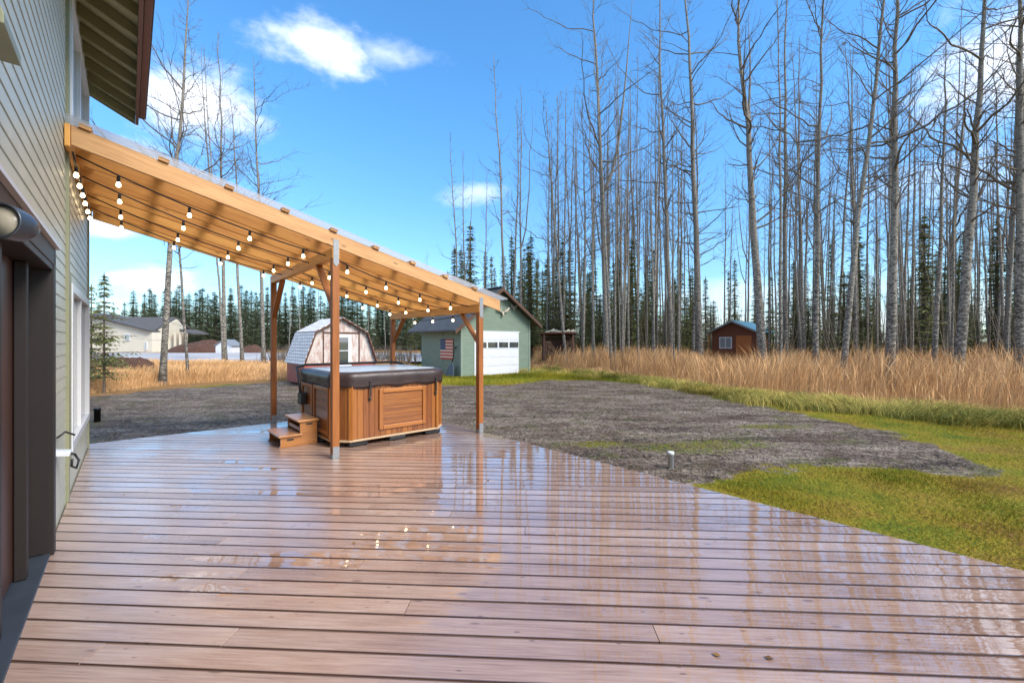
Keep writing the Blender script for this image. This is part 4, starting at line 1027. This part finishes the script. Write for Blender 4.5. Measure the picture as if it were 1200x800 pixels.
# the trees that can be told apart: foot pixel direction, pixel direction of a high point, width px
near = [
 (1195,458,1197,0,17,'thick mottled birch at the far right edge of the wood, trunk cut by the frame',0,18),
 (1121,456,1143,0,17,'stout mottled birch, second big trunk from the right frame edge',0,18),
 (1094,450,1112,40,9,'thin birch just left of the stout leaning birch near the right edge',0,15),
 (1107,434,1135,60,10,'dark rough-barked trunk standing behind the thin flecked birch near the right edge',0,19),
 (1179,442,1172,60,10,'dark slanted trunk just left of the birch at the right frame edge',0,20),
 (1042,456,1048,0,15,'straight thick birch with black patches, foot in brown brush at the grass edge',0,19),
 (986,456,1019,0,11,'pale leaning birch whose foot kinks left in the orange grass of the wood edge',0,19),
 (955,449,963,0,10,'pale grey birch with slightly curved foot in the middle of the right-hand group',0,19),
 (937,430,940,40,7,'slim whitish birch standing between the dark trunk and the pale curved one',0,22),
 (921,431,922,0,9,'dark mottled birch right of the big forked one by the red cabin',0,20),
 (895,442,868,0,16,'big forked mottled birch right beside the red cabin',1,18),
 (820,416,806,0,13,'tall straight birch left of the red cabin with a black scar at its foot',0,26),
 (788,423,765,0,9,'slender birch bending right at its foot, between the shelter and the cabin',0,24),
 (812,413,820,120,7,'thin pale trunk twinned with the tall straight birch left of the cabin',0,24),
 (711,423,704,8,12,'tallest birch right of the wood shelter, with a long tapering top',1,24),
 (730,411,737,130,6,'thin birch just right of the tallest birch near the wood shelter',0,22),
 (683,418,690,122,6,'thin birch rising behind the right side of the wood shelter',0,22),
 (664,416,636,115,6,'thin birch leaning left above the wood shelter roof',0,22),
 (1003,437,1000,40,7,'thin trunk in the shade of spruces right of the leaning pale birch',0,20),
 (190,451,209,22,11,'leaning bare birch in the dry grass nearest the house corner, seen past the patio cover',0,14),
 (221,446,204,120,5,'thin curved birch leaning just right of the leaning birch by the house corner',0,12),
 (264,427,256,42,7,'tall bare birch by the frosty road with a high narrow top',1,24),
 (262,429,247,60,4,'thin crooked birch crossing in front of the tall birch by the frosty road',0,15),
 (284,427,276,120,6,'bare birch between the two tall trunks behind the patio cover',0,18),
 (309,426,304,70,7,'bare birch with wide side limbs just left of the gambrel shed',0,22),
]
HPX = 500.
for i, (bx, by, tx, ty, wpx, lab, fk, cap) in enumerate(near):
    x, y = G(bx, by)
    if by < 425 and bx > 400: f_ = 28.3/y; x *= f_; y *= f_
    z0 = gh(x, y)
    ztop = 1.5+(400-ty)/HPX*y; xt = (tx-600)/HPX*y
    if ty < 30: H = max(cap*.95, (ztop-GZ)*1.12)
    else: H = ztop-GZ
    H = min(H, 27); fr_ = (H)/(ztop-GZ)
    r0 = wpx/500*y/2*.78
    left = bx < 400
    birch('birch_tree', lab, (x, y, z0), 100+i, H, r0, 'large bare birches that can be told apart', lean=((xt-x)*fr_, random.uniform(-.6,.6)), first=.34 if not left else .40, nb=54 if y < 20 else 44, spread=1.15 if left else 1.0, fork=bool(fk), lim=7)
# background tops measured against the sky, left part of the wood
tops = [(540,160),(547,175),(566,195),(594,50),(600,120),(612,100),(640,160),(647,115),(655,110),(670,140),(695,125),(722,60),(737,130),(745,170),(757,180),(775,200),(748,90)]
vari = []
for i in range(9):
    tv, tf, bv, bf = birch_mesh(300+i, 18, .13, lean=(RS.normal(0,.7), RS.normal(0,.7)), first=.42, nb=34, spread=.75, fork=(i % 4 == 1), twig=(i % 2 == 0))
    a = rawmesh('trunk', tv, None, tf, mat='bark', smooth=True); b = rawmesh('crown', bv, None, bf, mat='twig', smooth=True); vari.append((a, b))
def place_back(i, x, y, H, label, group, rs=1.0):
    e = thing('birch_tree', label, 'tree', (x, y, gh(x, y) if y < 34 else GZ), random.uniform(0,6.28), group)
    s_ = H/18; e.scale = (s_*rs, s_*rs, s_)
    a, b = vari[i % len(vari)]; instance(a, e); instance(b, e)
for i, (tx, ty) in enumerate(tops):
    y = random.uniform(31, 40); H = (400-ty)/500*y+1.7; place_back(i, (tx-600)/500*y, y, H, 'slim bare birch rising behind the green garage and wood shelter', 'slim birches behind the garage and shelter', .85)
cnt = 0; used = []
while cnt < 185:
    px = random.uniform(640, 1260); y = random.triangular(17, 52, 26); x = (px-600)/500*y
    vv = x*CX+y*SX; uu = -x*SX+y*CX
    if 33 < vv < 39.5 and 10 < uu < 16.5: continue
    if y < 34 and 805 < px < 895: continue
    if float(pip_sdf(RTG, np.array([x]), np.array([y]))[0]) < 1.2 or (wx0-1.5 < x*wd/y < wx1+1.2 and y < wd+2): continue
    if any(math.hypot(x-a, y-b) < .55 for a, b in used): continue
    used.append((x, y)); cnt += 1
    place_back(cnt+3, x, y, random.uniform(13, 20)*(1 if y < 30 else 1.15), 'slim bare birch deep in the wood behind the front trunks', 'slim birches deep in the wood', random.uniform(.5, .85))
for i in range(7):
    px = (338,352,372,430,452,460,500)[i]; y = random.uniform(48, 60); place_back(i, (px-600)/500*y, y, (12,13,12,11,12,11,12)[i]*1.0, 'slim pale trunk in front of the far spruces behind the gambrel shed', 'pale trunks behind the gambrel shed', .8)
for a, b in vari: bpy.data.objects.remove(a); bpy.data.objects.remove(b)

def spruce_mesh(seed, H=10, rb=1.2, step=.14, dens=1.0, sparse=.0, bare=.12):
    r_ = np.random.RandomState(seed); V = []; rn = []; tw = []
    z = H*bare
    while z < H*.985:
        f = (z-H*bare)/(H*(1-bare)); R_ = rb*(1-f)**.95*(.5+.5*min(1, f*4+.4))*r_.uniform(.4,1.2)+.05
        nb_ = int(r_.randint(5,9)*dens)+1; a0 = r_.uniform(0,6.28)
        for j in range(nb_):
            if r_.rand() < sparse: continue
            a_ = a0+j*6.28/nb_+r_.normal(0,.25); L = R_*r_.uniform(.5,1.15); dr = r_.uniform(.15,.5)
            k_ = max(2, int(L/.11))
            tt = (np.arange(k_)+.6)/k_; rx = L*tt; rz_ = -dr*L*tt+.22*L*tt**2
            c_ = np.stack([np.cos(a_)*rx, np.sin(a_)*rx, z+rz_], -1)
            shade = .45+r_.uniform(-.25,.25)+0*tt
            for q_ in range(k_):
                for rep in range(2):
                    wd_ = (.10+.10*(1-tt[q_]))*r_.uniform(.5,1.6)*(1 if H > 6 else .7); a2 = a_+r_.choice([-1,1])*r_.uniform(.5,1.3)
                    tip = c_[q_]+np.array([math.cos(a2), math.sin(a2), r_.uniform(-.9,.15)])*wd_
                    up = np.array([r_.normal(0,.5), r_.normal(0,.5), r_.normal(0,.6)]); up = up/np.linalg.norm(up)*wd_*.20
                    V += [c_[q_]-up, c_[q_]+up, tip]; rn.append(shade[q_]+r_.uniform(-.18,.18))
            tw.append((np.array([[0,0,z],c_[-1]]), np.array([.012,.004])))
        z += step*r_.uniform(.4,1.6)
    V += [np.array([-.05,0,H*.96]), np.array([.05,0,H*.96]), np.array([0,0,H*1.03])]; rn.append(.5)
    V = np.array(V); F = np.arange(len(V)).reshape(-1,3)
    tr = [(np.array([[0,0,-.3],[0,0,H*.5],[0,0,H]]), np.array([H*.011,H*.007,.01]))]
    tv, tf = tubes_np(tr, lambda q_: 6); wv, wf = tubes_np(tw, lambda q_: 3)
    return V, F, np.clip(rn,0,1), np.concatenate([tv, wv]), np.concatenate([tf, wf+len(tv)])
sv = []
for i in range(8):
    V, F, rn, tv, tf = spruce_mesh(500+i, 10, (1.0,1.15,.9,1.3,1.15,.95,1.35,1.05)[i], .15, 1.25, (.12,.2,.3,.15,.25,.35,.1,.2)[i])
    sv.append((rawmesh('trunk', tv, None, tf, mat='sbark'), rawmesh('crown', V, F, None, rnd=rn, mat='needle'), rawmesh('crown', V, F, None, rnd=rn, mat='needle_f')))
fv = []
for i in range(4):
    V, F, rn, tv, tf = spruce_mesh(540+i, 10, (1.5,1.8,1.35,2.0)[i], .17, 1.5, .08, bare=.03)
    fv.append((rawmesh('trunk', tv, None, tf, mat='sbark'), None, rawmesh('crown', V, F, None, rnd=rn, mat='needle_f')))
def spruce(i, x, y, H, w_, lab, grp, far=False):
    e = thing('spruce_tree', lab, 'tree', (x, y, GZ), random.uniform(0,6.28), grp); e.scale = (H/10*w_, H/10*w_, H/10)
    a, b, c_ = (fv if far else sv)[i % (4 if far else len(sv))]; instance(a, e); instance(c_ if far else b, e)
for i in range(106):     # far row behind the neighbours
    px = 96+ i*4.4+random.uniform(-3,3); y = random.uniform(76, 98); H = random.uniform(8.5, 13)*y/85*(.75 if px < 150 else 1)
    spruce(i, (px-600)/500*y, y, H, random.uniform(1.5,2.1), 'dark spruce in the far tree line beyond the road and soil mound', 'spruces of the far tree line', True)
cnt = 0
while cnt < 190:
    px = random.uniform(480, 1290) if cnt % 3 else random.uniform(530, 830); y = random.triangular(27, 60, 40) if px < 900 else random.triangular(20, 50, 28); x = (px-600)/500*y
    vv = x*CX+y*SX; uu = -x*SX+y*CX
    if 33.5 < vv < 39.5 and 10.3 < uu < 16.2: continue
    if 10.5 < vv < 18 and 15 < uu < 22: continue
    if y < 36 and 805 < px < 900: continue
    if px < 560 and y < 36: continue
    if y < 31 and px < 700: continue
    H = random.uniform(6, 10)*(1.25 if 520 < px < 640 else 1) if cnt % 5 < 3 else random.uniform(3.5, 6.0)
    spruce(cnt, x, y, H, random.uniform(1.0,1.6)*(1 if H > 6.2 else 1.9), 'dark spruce growing among the birches of the wood', 'spruces among the birches'); cnt += 1
for a, b, c_ in sv+fv:
    for o_ in filter(None, (a, b, c_)): bpy.data.objects.remove(o_)
# sparse young spruces by the house corner
for (bx, by, ty, sp, lab, sd_) in ((122,461,322,.45,'spindly young spruce with thin branches right beside the house corner',41),(107,458,335,.5,'half hidden young spruce immediately behind the house corner trim',42)):
    x, y = G(bx, by); H = (400-ty)/500*y+1.7; V, F, rn, tv, tf = spruce_mesh(sd_, H, 1.25, .12, 1.0, sp*.5, .14)
    e = thing('spruce_tree', lab, 'tree', (x, y, gh(x,y))); rawmesh('trunk', tv, None, tf, mat='sbark', parent=e); rawmesh('crown', V, F, None, rnd=rn, mat='needle', parent=e)

# far wood mass closing the gaps low down (beyond countable trees)
def brush(name, pts, n, h0, h1, mat, wdt, lab=None, seed=5, droop=.3, cat='grass'):
    pass
def blades(name, X, Y, h, wdt, bend, col, mat, seg=3, z=None, plume=0, flop=0.):
    n = len(X); r_ = np.random.RandomState(n % 1000); a_ = r_.uniform(0, 6.28, n)
    b_ = 4*noise2(X, Y, 1.1, 95)+r_.normal(0, .9, n); Z = gheight(X, Y) if z is None else z
    px_ = np.stack([np.cos(a_), np.sin(a_), 0*a_], -1)*wdt[:,None]/2
    bd = np.stack([np.cos(b_), np.sin(b_), 0*b_], -1)*(bend*h)[:,None]
    base = np.stack([X, Y, Z-.02], -1); L = []
    for s_ in range(seg+1):
        f = s_/seg; c_ = base+bd*f**2+np.array([0,0,1.])*(h*(f-flop*f**3))[:,None]
        w_ = 1-f*.85
        if plume and s_ == seg-1: w_ = plume
        L += [c_-px_*w_, c_+px_*w_] if s_ < seg else [c_]
    V = np.stack(L, 1); m_ = V.shape[1]; off = (np.arange(n)*m_)[:,None]
    F4 = np.concatenate([off+np.array([[2*s_, 2*s_+1, 2*s_+3, 2*s_+2]]) for s_ in range(seg-1)], 0); F3 = off+np.array([[2*seg-2, 2*seg-1, 2*seg]])
    rn = np.concatenate([col, np.tile(col, seg-1)])
    return tag(rawmesh(name, V.reshape(-1,3), F3, F4, rnd=np.clip(rn,0,1), mat=mat), kind='stuff')
def scatter(poly, n, dens=None, seed=0):
    r_ = np.random.RandomState(seed); P = np.array(poly); lo, hi = P.min(0), P.max(0); X = np.zeros(0); Y = np.zeros(0)
    while len(X) < n:
        x = r_.uniform(lo[0], hi[0], n*2); y = r_.uniform(lo[1], hi[1], n*2); k_ = pip_sdf(poly, x, y) > 0
        if dens is not None: k_ &= r_.rand(len(x)) < dens(x, y)
        X = np.concatenate([X, x[k_]]); Y = np.concatenate([Y, y[k_]])
    return X[:n], Y[:n]
# tall dry grass, right
rt = lin(RT)
def front(x, y): return pip_sdf(RTG, x, y)-.15+.55*noise2(x, y, 1.6, 23)+.3*noise2(x, y, 4, 24)
def dens(x, y):
    d_ = np.maximum(front(x, y), 0); cl = .55+.45*noise2(x, y, 2.2, 21)+.3*noise2(x, y, 6, 22); return np.clip(np.exp(-d_/7)*cl+.05, 0, 1)*(y < 48)
def not_built(x, y):
    vv = x*CX+y*SX; uu = -x*SX+y*CX
    return ~(((vv > A0-.4) & (vv < A1+.15) & (uu > B0-.3) & (uu < B1+.2)) | ((vv > c0-.1) & (vv < c1) & (uu > cu0) & (uu < cu1)) | ((x > wx0-.1) & (x < wx1+.1) & (abs(y-wd) < .7)))
X, Y = scatter(RTG, 115000, dens, 31); kx = not_built(X, Y); X, Y = X[kx], Y[kx]; n = len(X)
vis = (X/Y < 1.5); X, Y = X[vis], Y[vis]; n = len(X)
hmul = 1+.38*noise2(X, Y, 1.5, 33)+.25*noise2(X, Y, 5, 35); edge = np.clip(front(X, Y)/1.1, .25, 1)
PXg = 600+500*X/Y; h = RS.uniform(.5,1.1,n)*hmul*edge*1.34*(1-.38*np.exp(-((PXg-862)/55)**2)*(Y > 17))
col = .45+.35*noise2(X, Y, 1.5, 36)+.2*noise2(X, Y, 6, 37)+RS.normal(0,.22,n)
blades('tall_dry_grass', X, Y, h, RS.uniform(.005,.010,n)*(.6+Y/24), RS.uniform(.05,.55,n), col, 'drygrass', 4, plume=1.5)
bpy.context.scene.objects['tall_dry_grass']['label'] = 'tall orange dry grass filling the edge of the birch wood'; bpy.context.scene.objects['tall_dry_grass']['category'] = 'grass'
# left band
def ldens(x, y): return np.clip(.7+.4*noise2(x, y, 2, 41), 0, 1)*np.clip(1-(y-17)/22, .15, 1)
LTW = lin(LT)+lin([(490,430),(320,430),(103,430),(40,431)])
X, Y = scatter(LTW, 60000, ldens, 43); vv = X*CX+Y*SX; uu = -X*SX+Y*CX; kx = ~((vv > V0-.1) & (vv < V1+.1) & (uu > Ub-.1) & (uu < Ue+.1)) & not_built(X, Y); X, Y = X[kx], Y[kx]; n = len(X)
h = RS.uniform(.3,.66,n)*(1+.3*noise2(X, Y, 1.3, 44))*np.clip(pip_sdf(LTW, X, Y)/.8, .3, 1)
o_ = blades('dry_grass_band', X, Y, h, RS.uniform(.005,.011,n)*(.6+Y/24), RS.uniform(.05,.5,n), .42+.2*noise2(X,Y,1.5,45)+RS.normal(0,.22,n), 'drygrass', 4, plume=1.4)
o_['label'] = 'band of orange dry grass between the gravel yard and the frosty road'; o_['category'] = 'grass'
# green-yellow drooping tussocks along the front of the tall grass
X = []; Y = []; C_ = []; HS = []
LG = [(625,438,.5),(700,444,.7),(760,451,.8),(820,462,.8),(880,473,.9),(950,481,.8),(1030,488,.8),(1110,495,.9),(1200,503,1.),(1290,512,1.)]
lp = np.array([(p[0], p[1]) for p in LG]);
cl = []
for i in range(300):
    px = RS.uniform(600, 1290); lo_y = np.interp(px, [p[0] for p in RT], [p[1] for p in RT]); hi_y = np.interp(px, lp[:,0], lp[:,1])
    py = RS.uniform(lo_y, hi_y)+RS.normal(0, 2.5)*(hi_y-lo_y)/18; gx_, gy_ = G(px, py); m_ = int(RS.uniform(60,150)); sg = RS.uniform(.08,.24); cl.append(1)
    X.append(gx_+RS.normal(0,sg,m_)); Y.append(gy_+RS.normal(0,sg,m_)); C_.append(np.full(m_, RS.choice([.12,.25,.45,.75,.95]))); HS.append(np.full(m_, RS.uniform(.6,1.5)))
X = np.concatenate(X); Y = np.concatenate(Y); C_ = np.concatenate(C_); HS = np.concatenate(HS); n = len(X); kx = not_built(X, Y); X, Y, C_, HS = X[kx], Y[kx], C_[kx], HS[kx]; n = len(X)
o_ = blades('green_tussocks', X, Y, RS.uniform(.26,.56,n)*HS, RS.uniform(.006,.011,n)*(.7+Y/25), RS.uniform(.4,1.3,n), C_+RS.normal(0,.15,n), 'tussock', 4, flop=.62)
o_['label'] = 'drooping green and yellow tussocks along the foot of the tall dry grass'; o_['category'] = 'grass'
# short lawn
LAWN = lin([(770,552),(860,535),(905,530),(960,520),(1040,510),(960,490),(870,470),(960,474),(1110,488),(1290,506)])+[(14,5),(6.3,1.5),(4.6,1.6)]
def l_out(x, y): return ((x*CX+y*SX) > VE+.01)
def ld(x, y): return np.clip((7/np.hypot(x, y))**1.6, 0, 1)*np.clip(.75+.5*noise2(x,y,5,55), .1, 1)*l_out(x, y)*np.clip(.40-gsdf(x, y)*1.6, 0, 1)
X, Y = scatter(LAWN, 150000, ld, 51); n = len(X)
cg = .47+.45*noise2(X, Y, 1.1, 52)+.25*noise2(X, Y, 4.5, 53)+RS.normal(0,.18,n)
o_ = blades('lawn_grass', X, Y, RS.uniform(.02,.055,n)*(1+.4*noise2(X,Y,3,54)), RS.uniform(.004,.008,n)*(.6+Y/9), RS.uniform(.2,.9,n), cg, 'lawn', 2)
o_['label'] = 'short mossy green and yellow lawn right of the deck'; o_['category'] = 'grass'
# grass apron by the garage
SA = lin([(512,449),(540,452),(600,450),(650,445),(700,446),(770,452),(770,445),(640,437),(500,441)])
X, Y = scatter(SA, 26000, None, 61); kx = not_built(X, Y); X, Y = X[kx], Y[kx]; n = len(X)
o_ = blades('garage_verge', X, Y, RS.uniform(.04,.15,n), RS.uniform(.012,.022,n), RS.uniform(.2,1,n), .2+.35*noise2(X,Y,2,62)+RS.normal(0,.15,n), 'lawn', 2)
o_['label'] = 'rough green verge in front of the green garage and shelter'; o_['category'] = 'grass'
# moss tufts in the gravel
MX = []; MY = []
for (mx, my), ra, rb in MOSS: m_ = 1800; MX.append(mx+RS.normal(0,ra*.5,m_)); MY.append(my+RS.normal(0,rb*.55,m_))
X = np.concatenate(MX); Y = np.concatenate(MY); n = len(X)
o_ = blades('moss_tufts', X, Y, RS.uniform(.015,.04,n), RS.uniform(.006,.012,n), RS.uniform(.2,.9,n), .4+RS.normal(0,.25,n), 'lawn', 2)
o_['label'] = 'sparse green tufts growing through the gravel near the white pipe'; o_['category'] = 'grass'
# loose stones
def in_gravel(x, y): return (pip_sdf(GRAV, x, y)+.3*noise2(x, y, 2, 81) > 0)*((x*CX+y*SX > VE+.03) | (-x*SX+y*CX > UE+.03))*(uu_ok(x, y))
def uu_ok(x, y): return ~((x*CX+y*SX < VW) & (-x*SX+y*CX < HE+.05))
X, Y = scatter(lin([(90,480),(300,452),(640,446),(820,460),(1000,497),(1150,550),(900,548),(800,575)])+[(3.6,3.8),(0,6),(-6,5)], 15000, lambda x, y: in_gravel(x, y)*np.clip((8/np.hypot(x,y))**1.5, 0, 1), 83)
n = len(X); r_ = np.random.RandomState(84); sz = r_.uniform(.006,.015,n)*(.7+Y/12); Zg = gheight(X, Y)
O = np.array([[1,0,0],[0,1,0],[-1,0,0],[0,-1,0],[0,0,.7],[0,0,-.5]]); ang = r_.uniform(0,6.28,n); ca, sa = np.cos(ang), np.sin(ang)
Vp = O[None]*r_.uniform(.6,1.2,(n,6,1))*sz[:,None,None]; Vx = Vp[...,0]*ca[:,None]-Vp[...,1]*sa[:,None]+X[:,None]; Vy = Vp[...,0]*sa[:,None]+Vp[...,1]*ca[:,None]+Y[:,None]
Vp = np.stack([Vx, Vy, Vp[...,2]+Zg[:,None]+.003], -1)
T = np.array([[0,1,4],[1,2,4],[2,3,4],[3,0,4],[1,0,5],[2,1,5],[3,2,5],[0,3,5]])
F = (np.arange(n)*6)[:,None,None]+T[None]; M['stone'] = needlemat('loose_stone', (.05,.035,.024), (.34,.29,.24))
tag(rawmesh('loose_gravel', Vp.reshape(-1,3), F.reshape(-1,3), None, rnd=np.repeat(r_.rand(n)**1.6, 8), mat='stone'), 'loose stones scattered over the grey gravel yard', 'gravel', kind='stuff')
# fallen birch leaves
r_ = np.random.RandomState(97)
X, Y = scatter([(-3,1.2),(4,1.2),(14,4),(9,10),(1,9),(-5,7)], 520, lambda x, y: ((x*CX+y*SX > VE+.05)*.9+.10)*uu_ok(x, y), 98); n = len(X)
on = (X*CX+Y*SX < VE) & (-X*SX+Y*CX < UE); Zl = np.where(on, .004, gheight(X, Y)+.035); a_ = r_.uniform(0, 6.28, n); sz = r_.uniform(.010,.022,n)
L4 = np.array([[-1,0,0],[0,-.6,.18],[1.1,0,.05],[0,.6,.18]]); Vp = L4[None]*sz[:,None,None]; ca, sa = np.cos(a_)[:,None], np.sin(a_)[:,None]
Vp = np.stack([Vp[...,0]*ca-Vp[...,1]*sa+X[:,None], Vp[...,0]*sa+Vp[...,1]*ca+Y[:,None], Vp[...,2]+Zl[:,None]], -1)
M['leaf'] = needlemat('dead_leaf', (.07,.03,.012), (.38,.20,.05))
tag(rawmesh('fallen_leaves', Vp.reshape(-1,3), None, np.arange(n*4).reshape(-1,4), rnd=r_.rand(n), mat='leaf'), 'small fallen brown leaves scattered on the lawn and deck', 'leaves', kind='stuff')
# low bare brush under the wood and behind the gambrel shed
def brushmesh(name, lab, poly, n, hmin, hmax, seed, mat='twig', dfn=None):
    r_ = np.random.RandomState(seed); X, Y = scatter(poly, n, dfn, seed); kx = not_built(X, Y) & ~((abs(600+500*X/Y-860) < 62) & (Y < 38)); X, Y = X[kx], Y[kx]; ch = []
    for x, y in zip(X, Y):
        for j in range(4):
            a_ = r_.uniform(0,6.28); h_ = r_.uniform(hmin,hmax); sp = r_.uniform(.05,.3)*h_; p0 = np.array([x,y,GZ-.05]); p2 = p0+[math.cos(a_)*sp, math.sin(a_)*sp, h_]; p1 = (p0+p2)/2+r_.normal(0,.05,3)
            ch.append((np.array([p0,p1,p2]), np.array([.012,.008,.004])*(.6+y/30)))
    v_, f_ = tubes_np(ch, lambda q_: 3); o_ = tag(rawmesh(name, v_, None, f_, mat=mat), lab, 'brush', kind='stuff'); return o_
brushmesh('underbrush', 'thin bare saplings and brush on the floor of the wood', [(3,30),(22,18),(40,18),(60,30),(50,55),(4,50)], 650, 1.5, 7.0, 71)
brushmesh('roadside_brush', 'bare brown brush behind the gambrel shed and hot tub', lin([(300,436),(490,436),(490,425),(430,421),(320,425)]), 260, .6, 1.6, 72)

print('objects', len(bpy.data.objects), 'polys', sum(len(m.polygons) for m in bpy.data.meshes))
w.cycles.sampling_method = 'MANUAL'; w.cycles.sample_map_resolution = 256
